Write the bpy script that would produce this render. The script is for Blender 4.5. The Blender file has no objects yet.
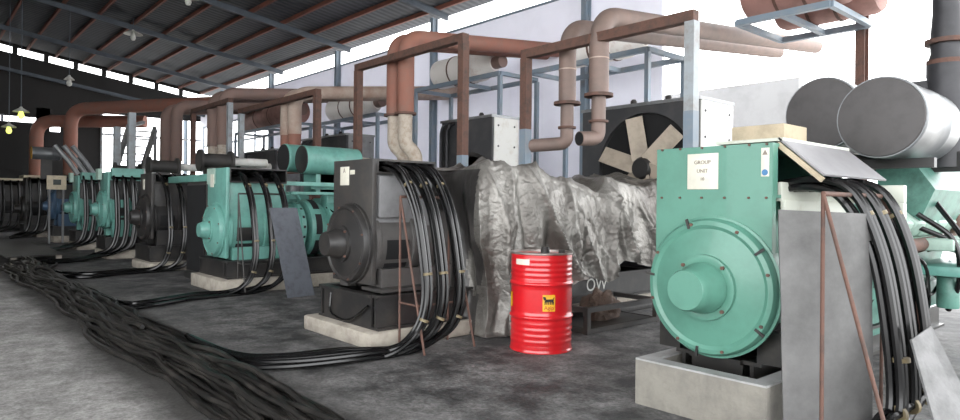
import bpy, bmesh, math, random
from mathutils import Vector, Matrix, noise
random.seed(7)
sc = bpy.context.scene
COL = sc.collection
PI = math.pi

# ------------------------------------------------------------------ materials
def mat(name, col, rough=.6, metal=0., var=.25, scale=6., col2=None, mix=(.45, .7), bump=0., bscale=None, spec=.5, coat=0., detail=6):
    m = bpy.data.materials.new(name); m.use_nodes = True
    nt = m.node_tree; N = nt.nodes; L = nt.links
    b = N['Principled BSDF']
    b.inputs['Roughness'].default_value = rough
    b.inputs['Metallic'].default_value = metal
    b.inputs['Specular IOR Level'].default_value = spec
    b.inputs['Coat Weight'].default_value = coat
    tc = N.new('ShaderNodeTexCoord')
    n1 = N.new('ShaderNodeTexNoise'); n1.inputs['Scale'].default_value = scale; n1.inputs['Detail'].default_value = detail
    n1.inputs['Roughness'].default_value = .65
    L.new(tc.outputs['Object'], n1.inputs['Vector'])
    r = N.new('ShaderNodeValToRGB')
    r.color_ramp.elements[0].position = mix[0]; r.color_ramp.elements[1].position = mix[1]
    c = (*col, 1)
    c2 = (*(col2 if col2 else [max(0, x*(1-var)) for x in col]), 1)
    r.color_ramp.elements[0].color = c; r.color_ramp.elements[1].color = c2
    L.new(n1.outputs['Fac'], r.inputs['Fac']); L.new(r.outputs['Color'], b.inputs['Base Color'])
    if bump:
        n2 = N.new('ShaderNodeTexNoise'); n2.inputs['Scale'].default_value = bscale or scale*6; n2.inputs['Detail'].default_value = 8
        L.new(tc.outputs['Object'], n2.inputs['Vector'])
        bp = N.new('ShaderNodeBump'); bp.inputs['Strength'].default_value = bump; bp.inputs['Distance'].default_value = .02
        L.new(n2.outputs['Fac'], bp.inputs['Height']); L.new(bp.outputs['Normal'], b.inputs['Normal'])
    return m

def emis(name, col, s):
    m = bpy.data.materials.new(name); m.use_nodes = True
    b = m.node_tree.nodes['Principled BSDF']
    b.inputs['Base Color'].default_value = (*col, 1)
    b.inputs['Emission Color'].default_value = (*col, 1); b.inputs['Emission Strength'].default_value = s
    return m

def corrugated(name, col, wl, axis, rough=.7, depth=.02, var=.2, bs=.9):
    m = mat(name, col, rough, 0, var, 1.2)
    nt = m.node_tree; N = nt.nodes; L = nt.links
    tc = N.new('ShaderNodeTexCoord'); w = N.new('ShaderNodeTexWave'); w.wave_type = 'BANDS'; w.bands_direction = axis
    w.inputs['Scale'].default_value = 2*PI/(20*wl)*1.0
    w.inputs['Distortion'].default_value = 0
    L.new(tc.outputs['Object'], w.inputs['Vector'])
    bp = N.new('ShaderNodeBump'); bp.inputs['Strength'].default_value = bs; bp.inputs['Distance'].default_value = depth
    L.new(w.outputs['Fac'], bp.inputs['Height']); L.new(bp.outputs['Normal'], N['Principled BSDF'].inputs['Normal'])
    return m

M = {}
M['teal'] = mat('teal_paint', (.105, .27, .205), .38, 0, .2, 3, bump=.04, bscale=40, coat=.15)
M['teal_light'] = mat('pale_teal_paint', (.15, .36, .31), .4, 0, .3, 4, bump=.05, coat=.1)
M['teal_dark'] = mat('oily_teal_paint', (.10, .24, .195), .4, 0, .6, 5, bump=.1)
M['teal_pale'] = mat('faded_teal_paint', (.38, .52, .45), .5, 0, .35, 5)
M['black'] = mat('black_paint', (.022, .021, .021), .45, 0, .3, 4, col2=(.045, .04, .036), bump=.06)
M['charcoal'] = mat('charcoal_paint', (.04, .038, .037), .5, 0, .3, 4, col2=(.065, .057, .05), bump=.06)
M['dark_grey'] = mat('dark_grey_paint', (.085, .08, .077), .5, 0, .3, 4, col2=(.055, .052, .05), bump=.06)
M['grey_paint'] = mat('grey_paint', (.22, .22, .225), .5, 0, .3, 4, bump=.05)
M['lid_grey'] = mat('lid_grey', (.27, .265, .275), .5, .1, .15, 4)
M['cream'] = mat('cream_paint', (.55, .57, .50), .5, 0, .2, 5, col2=(.35, .33, .25), mix=(.55, .8))
M['rust'] = mat('rusty_steel', (.135, .07, .052), .75, 0, .4, 9, col2=(.075, .05, .042), bump=.2)
M['rust_pipe'] = mat('rusty_pipe', (.27, .17, .14), .7, 0, .4, 2.5, col2=(.22, .16, .14), mix=(.35, .7), bump=.15)
M['rust_red'] = mat('rust_red_pipe', (.29, .125, .09), .75, 0, .4, 3, col2=(.24, .135, .105), bump=.15)
M['brown_pipe'] = mat('brown_grey_pipe', (.235, .165, .14), .6, .1, .3, 2.5, col2=(.16, .125, .11), mix=(.35, .7), bump=.12)
M['wrap'] = mat('pale_pipe_wrap', (.50, .44, .37), .85, 0, .4, 8, col2=(.32, .24, .18), bump=.3)
M['tanpipe'] = mat('tan_pipe', (.46, .37, .31), .7, 0, .4, 2.5, col2=(.34, .22, .17), mix=(.4, .7), bump=.12)
M['blue_steel'] = mat('blue_grey_steel', (.20, .255, .31), .5, 0, .3, 4, col2=(.26, .28, .30))
M['grey_steel'] = mat('pale_grey_steel', (.36, .40, .43), .5, 0, .3, 4, col2=(.26, .24, .22))
M['rafter'] = mat('rafter_steel', (.07, .085, .105), .6, 0, .3, 2)
M['purlin'] = mat('purlin_red', (.20, .072, .05), .75, 0, .4, 2, col2=(.13, .065, .05))
M['dark_pipe'] = mat('dark_pipe', (.05, .05, .055), .5, .2, .3, 4)
M['cable'] = mat('black_cable', (.006, .006, .0065), .24, 0, .3, 6, col2=(.011, .0105, .01))
M['old_cable'] = mat('dusty_cable', (.013, .012, .011), .36, 0, .3, 5, col2=(.05, .045, .04), mix=(.45, .8))
M['tie'] = mat('yellow_tie', (.20, .16, .09), .6)
M['concrete'] = mat('plinth_concrete', (.44, .40, .34), .9, 0, .5, 5, col2=(.22, .19, .16), mix=(.4, .75), bump=.4)
M['concrete_grey'] = mat('grey_concrete', (.27, .255, .22), .8, 0, .4, 4, col2=(.16, .15, .135), mix=(.4, .75), bump=.35)
M['curb_top'] = mat('smooth_grey_cement', (.40, .40, .40), .45, 0, .3, 4, col2=(.24, .24, .23), bump=.1)
M['oil_black'] = mat('oily_black', (.018, .017, .016), .35, 0, .3, 5, col2=(.04, .036, .03))
M['sheet'] = mat('grey_sheet', (.15, .148, .146), .5, .1, .35, 3, col2=(.075, .074, .073), mix=(.35, .7), bump=.1)
M['blue_sheet'] = mat('blue_grey_sheet', (.115, .125, .145), .55, .1, .3, 10, col2=(.08, .085, .10), bump=.15)
M['dull_sheet'] = mat('dull_sheet', (.20, .20, .20), .6, 0, .4, 7, col2=(.11, .11, .11), mix=(.4, .7), bump=.15)
M['tarp_shade'] = mat('tarp_front_shade', (.03, .028, .027), .32, 0, .3, 3, col2=(.075, .07, .066), bump=.25, bscale=14)  # dark colour standing in for shade on the tarpaulin's front face
M['galv'] = mat('galvanised', (.30, .31, .32), .4, .5, .4, 6, col2=(.22, .22, .22), mix=(.4, .7))
M['radiator'] = mat('radiator_dark', (.045, .046, .05), .6, 0, .3, 3, col2=(.07, .068, .068))
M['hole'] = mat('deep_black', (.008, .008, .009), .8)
M['fan'] = mat('fan_tan', (.47, .40, .32), .6, 0, .3, 4)
M['plate_white'] = mat('off_white_plate', (.66, .66, .63), .5, 0, .2, 5, col2=(.5, .45, .38), mix=(.5, .85))
M['label'] = mat('label_white', (.70, .68, .58), .5, 0, .1, 12)
M['label_ink'] = mat('faded_ink', (.25, .21, .18), .7)
M['ink_black'] = mat('black_ink', (.015, .013, .012), .6)
M['red_drum'] = mat('red_drum_paint', (.62, .012, .018), .28, 0, .2, 3, coat=.5, spec=.6)
M['drum_top'] = mat('drum_top_metal', (.30, .27, .25), .35, .5, .4, 8)
M['yellow'] = mat('yellow_label', (.80, .42, .02), .5, 0, .2, 20)
M['red_ink'] = mat('red_ink', (.45, .03, .02), .5)
M['blue_ink'] = mat('blue_ink', (.06, .19, .38), .5)
M['muffler'] = mat('muffler_pale', (.84, .80, .76), .6, 0, .3, 2.5, col2=(.5, .33, .26), mix=(.58, .85))
M['muffler_rust'] = mat('muffler_rust', (.40, .22, .19), .7, 0, .3, 2, col2=(.25, .14, .12))
M['filter_grey'] = mat('filter_grey', (.075, .07, .07), .5, .3, .2, 8)
M['filter_shell'] = mat('filter_shell', (.20, .21, .22), .35, .4, .3, 3)
M['wood'] = mat('pale_wood', (.50, .42, .30), .8, 0, .3, 6)
M['lamp'] = mat('lamp_enamel', (.62, .62, .58), .5)
M['blue_eng'] = mat('blue_paint', (.055, .11, .19), .5, 0, .3, 4)
M['beige'] = mat('beige_panel', (.60, .52, .38), .6)
M['outwall'] = mat('block_wall', (.27, .27, .27), .9, 0, .2, 1.5)
M['outground'] = mat('pale_dust_ground', (.55, .53, .50), .9, 0, .2, .5)
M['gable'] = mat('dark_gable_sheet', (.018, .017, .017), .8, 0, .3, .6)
M['roof'] = corrugated('roof_sheet', (.07, .077, .087), .25, 'X', .75, .03)
M['wallsheet'] = corrugated('white_wall_sheet', (.86, .86, .91), .2, 'X', .6, .008, .08, .35)
def let_light_through(m, f):
    nt = m.node_tree; N = nt.nodes; L = nt.links; b = N['Principled BSDF']; o = N['Material Output']
    t = N.new('ShaderNodeBsdfTranslucent'); t.inputs['Color'].default_value = (.95, .95, 1, 1)
    x = N.new('ShaderNodeMixShader'); x.inputs['Fac'].default_value = f
    L.new(b.outputs[0], x.inputs[1]); L.new(t.outputs[0], x.inputs[2]); L.new(x.outputs[0], o.inputs['Surface'])
let_light_through(M['wallsheet'], .24)
M['rock'] = mat('scrap_rust_lump', (.13, .09, .07), .9, 0, .4, 9, bump=.5)
M['lampon'] = emis('lit_lamp_glass', (.85, .95, .2), .8)
M['screen'] = mat('dark_screen', (.03, .04, .035), .2)

def tarp_material():
    m = bpy.data.materials.new('silver_tarpaulin'); m.use_nodes = True
    nt = m.node_tree; N = nt.nodes; L = nt.links; b = N['Principled BSDF']
    tc = N.new('ShaderNodeTexCoord')
    n1 = N.new('ShaderNodeTexNoise'); n1.inputs['Scale'].default_value = 2.2; n1.inputs['Detail'].default_value = 8
    r = N.new('ShaderNodeValToRGB')
    r.color_ramp.elements[0].position = .35; r.color_ramp.elements[1].position = .68
    r.color_ramp.elements[0].color = (.27, .26, .24, 1); r.color_ramp.elements[1].color = (.10, .09, .08, 1)
    L.new(tc.outputs['Object'], n1.inputs['Vector']); L.new(n1.outputs['Fac'], r.inputs['Fac'])
    L.new(r.outputs['Color'], b.inputs['Base Color'])
    b.inputs['Metallic'].default_value = .45; b.inputs['Roughness'].default_value = .36
    v = N.new('ShaderNodeTexVoronoi'); v.feature = 'DISTANCE_TO_EDGE'; v.inputs['Scale'].default_value = 7
    n2 = N.new('ShaderNodeTexNoise'); n2.inputs['Scale'].default_value = 4; n2.inputs['Detail'].default_value = 5
    L.new(tc.outputs['Object'], n2.inputs['Vector'])
    mx = N.new('ShaderNodeMixRGB'); mx.inputs['Fac'].default_value = .25
    L.new(tc.outputs['Object'], mx.inputs['Color1']); L.new(n2.outputs['Color'], mx.inputs['Color2'])
    L.new(mx.outputs['Color'], v.inputs['Vector'])
    n3 = N.new('ShaderNodeTexNoise'); n3.inputs['Scale'].default_value = 22; n3.inputs['Detail'].default_value = 6
    L.new(tc.outputs['Object'], n3.inputs['Vector'])
    ad = N.new('ShaderNodeMath'); ad.operation = 'MULTIPLY_ADD'; ad.inputs[1].default_value = .45
    L.new(n3.outputs['Fac'], ad.inputs[0]); L.new(v.outputs['Distance'], ad.inputs[2])
    bp = N.new('ShaderNodeBump'); bp.inputs['Strength'].default_value = .55; bp.inputs['Distance'].default_value = .04
    L.new(ad.outputs[0], bp.inputs['Height']); L.new(bp.outputs['Normal'], b.inputs['Normal'])
    return m
M['tarp'] = tarp_material()

FY = .9     # the floor object's centre in y
def floor_material():
    m = bpy.data.materials.new('stained_concrete_floor'); m.use_nodes = True
    nt = m.node_tree; N = nt.nodes; L = nt.links; b = N['Principled BSDF']
    tc = N.new('ShaderNodeTexCoord'); sep = N.new('ShaderNodeSeparateXYZ'); L.new(tc.outputs['Object'], sep.inputs[0])
    def noi(s, d=7, ro=.6):
        n = N.new('ShaderNodeTexNoise'); n.inputs['Scale'].default_value = s; n.inputs['Detail'].default_value = d
        n.inputs['Roughness'].default_value = ro; L.new(tc.outputs['Object'], n.inputs['Vector']); return n
    def ramp(src, p0, p1, c0, c1):
        r = N.new('ShaderNodeValToRGB'); r.color_ramp.elements[0].position = p0; r.color_ramp.elements[1].position = p1
        r.color_ramp.elements[0].color = (*c0, 1); r.color_ramp.elements[1].color = (*c1, 1); L.new(src, r.inputs['Fac']); return r
    def mixc(f, a, c):
        x = N.new('ShaderNodeMixRGB'); L.new(f, x.inputs['Fac']); L.new(a, x.inputs['Color1']); L.new(c, x.inputs['Color2']); return x
    big = noi(.8, 6); fine = noi(9, 8, .7); mid = noi(2.6, 8, .65)
    clean = ramp(mid.outputs['Fac'], .35, .7, (.47, .46, .445), (.27, .265, .255))
    oily = ramp(mid.outputs['Fac'], .38, .68, (.055, .056, .057), (.30, .295, .29))
    # oil soaked strip along the machines: y (metres from aisle) plus large noise
    ad = N.new('ShaderNodeMath'); ad.operation = 'MULTIPLY_ADD'; ad.inputs[1].default_value = 2.0
    L.new(big.outputs['Fac'], ad.inputs[0]); L.new(sep.outputs['Y'], ad.inputs[2])
    mr = N.new('ShaderNodeMapRange'); mr.inputs['From Min'].default_value = 1.9-FY; mr.inputs['From Max'].default_value = 3.5-FY
    L.new(ad.outputs[0], mr.inputs['Value'])
    base0 = mixc(mr.outputs['Result'], clean.outputs['Color'], oily.outputs['Color'])
    # greasy dirt trodden in along the heap of cables
    s1 = N.new('ShaderNodeMath'); s1.operation = 'ADD'; s1.inputs[1].default_value = FY-1.62; L.new(sep.outputs['Y'], s1.inputs[0])
    s2 = N.new('ShaderNodeMath'); s2.operation = 'ABSOLUTE'; L.new(s1.outputs[0], s2.inputs[0])
    s3 = N.new('ShaderNodeMath'); s3.operation = 'MULTIPLY_ADD'; s3.inputs[1].default_value = -.55; L.new(noi(1.7, 4).outputs['Fac'], s3.inputs[0]); L.new(s2.outputs[0], s3.inputs[2])
    s4 = N.new('ShaderNodeMapRange'); s4.inputs['From Min'].default_value = .05; s4.inputs['From Max'].default_value = .32; s4.inputs['To Min'].default_value = .92; s4.inputs['To Max'].default_value = 0
    L.new(s3.outputs[0], s4.inputs['Value'])
    grease = ramp(fine.outputs['Fac'], .3, .7, (.03, .028, .026), (.075, .07, .064))
    base = mixc(s4.outputs['Result'], base0.outputs['Color'], grease.outputs['Color'])
    sp = ramp(fine.outputs['Fac'], .38, .68, (1, 1, 1), (.42, .41, .40))
    mul = N.new('ShaderNodeMixRGB'); mul.blend_type = 'MULTIPLY'; mul.inputs['Fac'].default_value = .8
    L.new(base.outputs['Color'], mul.inputs['Color1']); L.new(sp.outputs['Color'], mul.inputs['Color2'])
    gr = ramp(noi(34, 6, .75).outputs['Fac'], .36, .64, (1.15, 1.15, 1.15), (.5, .5, .5))
    mul2 = N.new('ShaderNodeMixRGB'); mul2.blend_type = 'MULTIPLY'; mul2.inputs['Fac'].default_value = .85
    L.new(mul.outputs['Color'], mul2.inputs['Color1']); L.new(gr.outputs['Color'], mul2.inputs['Color2'])
    L.new(mul2.outputs['Color'], b.inputs['Base Color'])
    rr = ramp(mid.outputs['Fac'], .35, .7, (.72,)*3, (.95,)*3); L.new(rr.outputs['Color'], b.inputs['Roughness'])
    bp = N.new('ShaderNodeBump'); bp.inputs['Strength'].default_value = .35; bp.inputs['Distance'].default_value = .015
    L.new(fine.outputs['Fac'], bp.inputs['Height']); L.new(bp.outputs['Normal'], b.inputs['Normal'])
    return m
M['floor'] = floor_material()

# ------------------------------------------------------------------ mesh builder
class MB:
    def __init__(s): s.v = []; s.f = []
    def add(s, vs, fs):
        o = len(s.v); s.v += [Vector(p) for p in vs]; s.f += [[i+o for i in q] for q in fs]; return s
    def box(s, x0, x1, y0, y1, z0, z1, bev=0.):
        if bev <= 0:
            return s.add([(x0,y0,z0),(x1,y0,z0),(x1,y1,z0),(x0,y1,z0),(x0,y0,z1),(x1,y0,z1),(x1,y1,z1),(x0,y1,z1)],
                  [(3,2,1,0),(4,5,6,7),(0,1,5,4),(1,2,6,5),(2,3,7,6),(3,0,4,7)])
        bm = bmesh.new(); bmesh.ops.create_cube(bm, size=1)
        bmesh.ops.scale(bm, vec=(x1-x0, y1-y0, z1-z0), verts=bm.verts)
        bmesh.ops.translate(bm, vec=((x0+x1)/2, (y0+y1)/2, (z0+z1)/2), verts=bm.verts)
        bmesh.ops.bevel(bm, geom=bm.edges[:], offset=bev, segments=2, profile=.5, affect='EDGES')
        bm.verts.index_update()
        s.add([v.co for v in bm.verts], [[v.index for v in f.verts] for f in bm.faces]); bm.free(); return s
    def quad(s, a, b, c, d, th):
        a, b, c, d = map(Vector, (a, b, c, d)); n = (b-a).cross(d-a).normalized()*th
        return s.add([a, b, c, d, a+n, b+n, c+n, d+n], [(3,2,1,0),(4,5,6,7),(0,1,5,4),(1,2,6,5),(2,3,7,6),(3,0,4,7)])
    def beam(s, a, b, w, h=None, up=(0,0,1)):
        a, b = Vector(a), Vector(b); h = h or w; d = (b-a).normalized(); up = Vector(up)
        if abs(d.dot(up)) > .99: up = Vector((1,0,0))
        r = d.cross(up).normalized(); u = r.cross(d).normalized()
        r *= w/2; u *= h/2
        return s.add([a-r-u, a+r-u, a+r+u, a-r+u, b-r-u, b+r-u, b+r+u, b-r+u],
              [(3,2,1,0),(4,5,6,7),(0,1,5,4),(1,2,6,5),(2,3,7,6),(3,0,4,7)])
    def ibeam(s, a, b, w, h, t=.012, up=(0,0,1)):
        a, b = Vector(a), Vector(b); d = (b-a).normalized(); up = Vector(up)
        r = d.cross(up).normalized(); u = r.cross(d).normalized()
        s.beam(a+u*(h/2-t/2), b+u*(h/2-t/2), w, t, up); s.beam(a-u*(h/2-t/2), b-u*(h/2-t/2), w, t, up)
        return s.beam(a, b, t, h-2*t, up)
    def tube(s, pts, r, n=10, cap=True):
        pts = [Vector(p) for p in pts]; k = len(pts); rs = r if isinstance(r, (list, tuple)) else [r]*k
        t0 = (pts[1]-pts[0]).normalized(); ref = Vector((0,0,1)) if abs(t0.z) < .9 else Vector((1,0,0))
        u = t0.cross(ref).normalized(); rings = []; o = len(s.v)
        for i in range(k):
            t = (pts[min(i+1,k-1)]-pts[max(i-1,0)]).normalized()
            u = (u - t*u.dot(t)).normalized(); w = t.cross(u)
            for j in range(n):
                a = 2*PI*j/n; s.v.append(pts[i]+(u*math.cos(a)+w*math.sin(a))*rs[i])
        for i in range(k-1):
            for j in range(n):
                j2 = (j+1) % n
                s.f.append([o+i*n+j, o+i*n+j2, o+(i+1)*n+j2, o+(i+1)*n+j])
        if cap:
            s.f.append([o+j for j in range(n)][::-1]); s.f.append([o+(k-1)*n+j for j in range(n)])
        return s
    def cyl(s, a, b, r, n=24, r2=None, cap=True):
        return s.tube([a, b], [r, r if r2 is None else r2], n, cap)
    def lathe(s, prof, o, ax, n=40):
        """prof: (radius, distance along ax); revolve about ax at o"""
        ax = Vector(ax).normalized(); o = Vector(o)
        ref = Vector((0,0,1)) if abs(ax.z) < .9 else Vector((1,0,0))
        u = ax.cross(ref).normalized(); w = ax.cross(u); b = len(s.v); k = len(prof)
        for (r, h) in prof:
            for j in range(n):
                a = 2*PI*j/n; s.v.append(o+ax*h+(u*math.cos(a)+w*math.sin(a))*r)
        for i in range(k-1):
            for j in range(n):
                j2 = (j+1) % n; s.f.append([b+i*n+j, b+i*n+j2, b+(i+1)*n+j2, b+(i+1)*n+j])
        if prof[0][0] > 1e-4: s.f.append([b+j for j in range(n)][::-1])
        if prof[-1][0] > 1e-4: s.f.append([b+(k-1)*n+j for j in range(n)])
        return s
    def prism(s, poly, y0, y1, axis='y'):
        k = len(poly)
        f = (lambda p, h: (p[0], h, p[1])) if axis == 'y' else ((lambda p, h: (h, p[0], p[1])) if axis == 'x' else (lambda p, h: (p[0], p[1], h)))
        vs = [f(p, y0) for p in poly]+[f(p, y1) for p in poly]
        return s.add(vs, [list(range(k)), list(range(2*k-1, k-1, -1))]+[[i, i+k, (i+1)%k+k, (i+1)%k] for i in range(k)])
    def mesh(s, name, smooth=35):
        me = bpy.data.meshes.new(name); me.from_pydata([tuple(v) for v in s.v], [], s.f)
        bm = bmesh.new(); bm.from_mesh(me)
        bmesh.ops.remove_doubles(bm, verts=bm.verts, dist=1e-6)
        bmesh.ops.recalc_face_normals(bm, faces=bm.faces)
        if smooth:
            for f in bm.faces: f.smooth = True
            ca = math.radians(smooth)
            for e in bm.edges:
                e.smooth = len(e.link_faces) == 2 and e.calc_face_angle(0) < ca
        bm.to_mesh(me); bm.free(); return me
    def build(s, name, m, parent=None, smooth=35):
        loc = Vector((0,0,0))
        if parent is None:
            xs = [v.x for v in s.v]; ys = [v.y for v in s.v]; zs = [v.z for v in s.v]
            loc = Vector(((min(xs)+max(xs))/2, (min(ys)+max(ys))/2, min(zs)))
            s.v = [v-loc for v in s.v]
        o = bpy.data.objects.new(name, s.mesh(name, smooth)); COL.objects.link(o)
        o.data.materials.append(M[m]); o.location = loc
        if parent is not None: o.parent = parent
        return o

def tag(o, label=None, cat=None, group=None, kind=None):
    for k, v in (('label', label), ('category', cat), ('group', group), ('kind', kind)):
        if v: o[k] = v
    return o
def empty(name, loc, label=None, cat=None, group=None):
    o = bpy.data.objects.new(name, None); COL.objects.link(o); o.location = loc; o.empty_display_size = .2
    return tag(o, label, cat, group)
def copy_tree(o, parent=None):
    c = o.copy(); COL.objects.link(c)
    if parent: c.parent = parent
    for ch in list(o.children): copy_tree(ch, c)
    return c
def struct(name, mb, m, smooth=0, parent=None):
    o = mb.build(name, m, parent, smooth)
    if parent is None: o['kind'] = 'structure'
    return o
def text_mesh(txt, size):
    cu = bpy.data.curves.new('lettering', 'FONT'); cu.body = txt; cu.size = size; cu.align_x = 'CENTER'; cu.align_y = 'CENTER'; cu.extrude = .0012
    t = bpy.data.objects.new('lettering', cu); COL.objects.link(t)
    bpy.context.view_layer.update()
    me = bpy.data.meshes.new_from_object(t.evaluated_get(bpy.context.evaluated_depsgraph_get()))
    bpy.data.objects.remove(t); bpy.data.curves.remove(cu)
    vs = [v.co.copy() for v in me.vertices]; fs = [list(p.vertices) for p in me.polygons]
    bpy.data.meshes.remove(me)
    return vs, fs
def lettering(name, txt, size, place, m, parent):
    vs, fs = text_mesh(txt, size); b = MB(); b.add([place(v) for v in vs], fs); return b.build(name, m, parent, 0)

def bend(pts, rad, n=7):
    """polyline with rounded corners"""
    pts = [Vector(p) for p in pts]; out = [pts[0]]
    for i in range(1, len(pts)-1):
        p = pts[i]; a = (pts[i-1]-p); b = (pts[i+1]-p); r = min(rad, a.length*.49, b.length*.49)
        a = a.normalized()*r; b = b.normalized()*r
        for k in range(n+1):
            t = k/n; out.append((p+a)*(1-t)**2 + p*2*t*(1-t) + (p+b)*t*t)
    out.append(pts[-1]); return out
def spline(pts, n=8):
    pts = [Vector(p) for p in pts]; q = [pts[0]*2-pts[1]]+pts+[pts[-1]*2-pts[-2]]; out = []
    for i in range(1, len(q)-2):
        for k in range(n):
            t = k/n; a, b, c, d = q[i-1], q[i], q[i+1], q[i+2]
            out.append(.5*((2*b)+(c-a)*t+(2*a-5*b+4*c-d)*t*t+(3*b-a-3*c+d)*t**3))
    out.append(pts[-1]); return out

# ------------------------------------------------------------------ the setting
ROLL = .6; YW = 11.0; YN = -9.0; XG = -34.0
def roofz(y): return 6.8+.147*(11-y)
struct('floor', MB().box(XG, 8, YN-.5, YW+.3, -.15, 0), 'floor')
g = MB(); g.box(-90, 70, YW+.3, 90, -.25, -.02); g.box(-90, 70, -70, YN-.5, -.25, -.02); g.box(8, 70, YN-.5, YW+.3, -.25, -.02); g.box(-90, XG, YN-.5, YW+.3, -.25, -.02)
struct('ground_outside', g, 'outground')
r = MB(); r.add([(XG-.5, YN, roofz(YN)), (7, YN, roofz(YN)), (7, 11.6, roofz(11.6)), (XG-.5, 11.6, roofz(11.6)),
                 (XG-.5, YN, roofz(YN)+.05), (7, YN, roofz(YN)+.05), (7, 11.6, roofz(11.6)+.05), (XG-.5, 11.6, roofz(11.6)+.05)],
                [(3,2,1,0),(4,5,6,7),(0,1,5,4),(1,2,6,5),(2,3,7,6),(3,0,4,7)])
struct('ceiling', r, 'roof')
n = 0
for k in range(20):
    y = 10.97-1.03*k; n += 1
    p = MB(); z = roofz(y)-.07
    p.box(XG, 7, y-.035, y+.035, z-.06, z+.06)
    struct('trim_%d' % n, p, 'purlin')
COLX = [-3.6-5.36*k for k in range(7)]
for x in COLX+[1.76]:
    n += 1
    p = MB().ibeam((x, YN, roofz(YN)-.23), (x, 11.3, roofz(11.3)-.23), .09, .17, .02)
    struct('trim_%d' % n, p, 'rafter')
for i, x in enumerate(COLX+[1.76]):
    p = MB(); z1 = roofz(11)-.38
    p.box(x-.065, x+.065, 10.72, 10.735, 0, z1); p.box(x-.065, x+.065, 10.885, 10.9, 0, z1); p.box(x-.008, x+.008, 10.735, 10.885, 0, z1)
    p.box(x-.13, x+.13, 10.68, 10.93, 0, .02)
    struct('column_%d' % (i+1), p, 'rust' if x > -4 else 'blue_steel')
# long wall behind the row, open strip under the eave, big openings at the far end
w = MB(); zt = 6.0
w.box(-25.4, -7.2, YW, YW+.06, 0, zt)
w.box(-33.5, -25.4, YW, YW+.06, 0, 1.0); w.box(-33.5, -25.4, YW, YW+.06, 5.0, zt)
w.box(XG, -33.5, YW, YW+.06, 0, zt)
struct('wall_right', w, 'wallsheet')
w = MB()
for x in [-33.4+1.6*i for i in range(6)]: w.box(x-.05, x+.05, YW-.06, YW-.005, 1.0, 5.0)
for z in (1.05, 3.0, 4.0, 4.95): w.box(-33.5, -25.4, YW-.05, YW-.005, z-.04, z+.04)
w.box(-25.4, -7.2, YW-.04, YW-.005, zt-.05, zt)
struct('window_1', w, 'blue_steel')
# far gable wall with the dashed strip of daylight under the roof
w = MB()
def gpoly(y0, y1, zb, top): w.add([(XG, y0, zb), (XG, y1, zb), (XG, y1, top(y1)), (XG, y0, top(y0)), (XG-.1, y0, zb), (XG-.1, y1, zb), (XG-.1, y1, top(y1)), (XG-.1, y0, top(y0))],
    [(3,2,1,0),(4,5,6,7),(0,1,5,4),(1,2,6,5),(2,3,7,6),(3,0,4,7)])
tp = lambda y: roofz(y)-.42
gpoly(YN, 11, 5.3, tp)
gpoly(YN, 1.0, 0, lambda y: 5.3); gpoly(4.1, 4.6, 0, lambda y: 5.3); gpoly(1.0, 4.1, 0, lambda y: 4.62); gpoly(1.0, 4.6, 4.86, lambda y: 5.3); gpoly(4.6, 5.0, 4.55, lambda y: 5.3)
gpoly(5.0, 11, 0, lambda y: 1.6); gpoly(4.6, 5.0, 0, lambda y: 4.3); gpoly(5.0, 6.6, 1.6, lambda y: 5.3)
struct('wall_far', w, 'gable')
w = MB(); y = YN
while y < 11:
    w.box(XG-.05, XG+.06, y-.09, y+.09, tp(y), roofz(y)); y += 1.12
w.add([(XG-.1,YN,roofz(YN)-.13),(XG-.1,11,roofz(11)-.13),(XG-.1,11,roofz(11)),(XG-.1,YN,roofz(YN)),(XG,YN,roofz(YN)-.13),(XG,11,roofz(11)-.13),(XG,11,roofz(11)),(XG,YN,roofz(YN))],
    [(3,2,1,0),(4,5,6,7),(0,1,5,4),(1,2,6,5),(2,3,7,6),(3,0,4,7)])
struct('trim_40', w, 'gable')
w = MB().beam((XG+.6, YN, roofz(YN)-1.25), (XG+.6, 11, roofz(11)-1.25), .12, .14); struct('trim_41', w, 'rafter')
w = MB()
for y in (1.9, 2.9): w.box(XG-.02, XG+.05, y-.05, y+.05, 4.6, 4.9)
for y in (6.6, 8.0, 9.5): w.box(XG-.02, XG+.06, y-.04, y+.04, 1.6, 5.3)
w.box(XG-.02, XG+.06, 6.6, 11, 4.3, 4.38)
struct('window_2', w, 'grey_steel')
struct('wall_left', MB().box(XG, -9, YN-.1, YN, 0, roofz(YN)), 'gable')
w = MB().box(-13.0, -6.7, 16, 16.25, 0, 4.45); struct('wall_outside', w, 'outwall')

# ------------------------------------------------------------------ plinths
def plinth(x0, x1, y0, y1, h, m='concrete', label=None):
    o = MB().box(x0, x1, y0, y1, 0, h, .025).build('concrete_plinth', m); o['kind'] = 'structure'; o['label'] = label; return o
c = MB(); x0, x1, y0, y1, h, t = -2.62, -1.72, 3.72, 5.3, .31, .11
o = empty('concrete_curb', ((x0+x1)/2, y0, 0)); o['kind'] = 'structure'; ox = (x0+x1)/2
c = MB().box(x0-ox, x1-ox, 0, t, 0, h-.012); c.box(x0-ox, x0-ox+t, t, y1-y0, 0, h-.012); c.box(x1-ox-t, x1-ox, t, y1-y0, 0, h-.012); c.box(x0-ox+t, x1-ox-t, y1-y0-t, y1-y0, 0, h-.012)
c.build('curb_wall', 'concrete_grey', o, 0)
c = MB().box(x0-ox, x1-ox, 0, t, h-.012, h); c.box(x0-ox, x0-ox+t, t, y1-y0, h-.012, h); c.box(x1-ox-t, x1-ox, t, y1-y0, h-.012, h)
c.build('cement_cap', 'curb_top', o, 0)
MB().box(x0-ox+t, x1-ox-t, t, y1-y0-t, 0, .12).build('oily_tray_floor', 'oil_black', o, 0)
plinth(-6.38, -5.05, 3.13, 8.0, .155, label='pale concrete plinth under the black generator')
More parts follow.
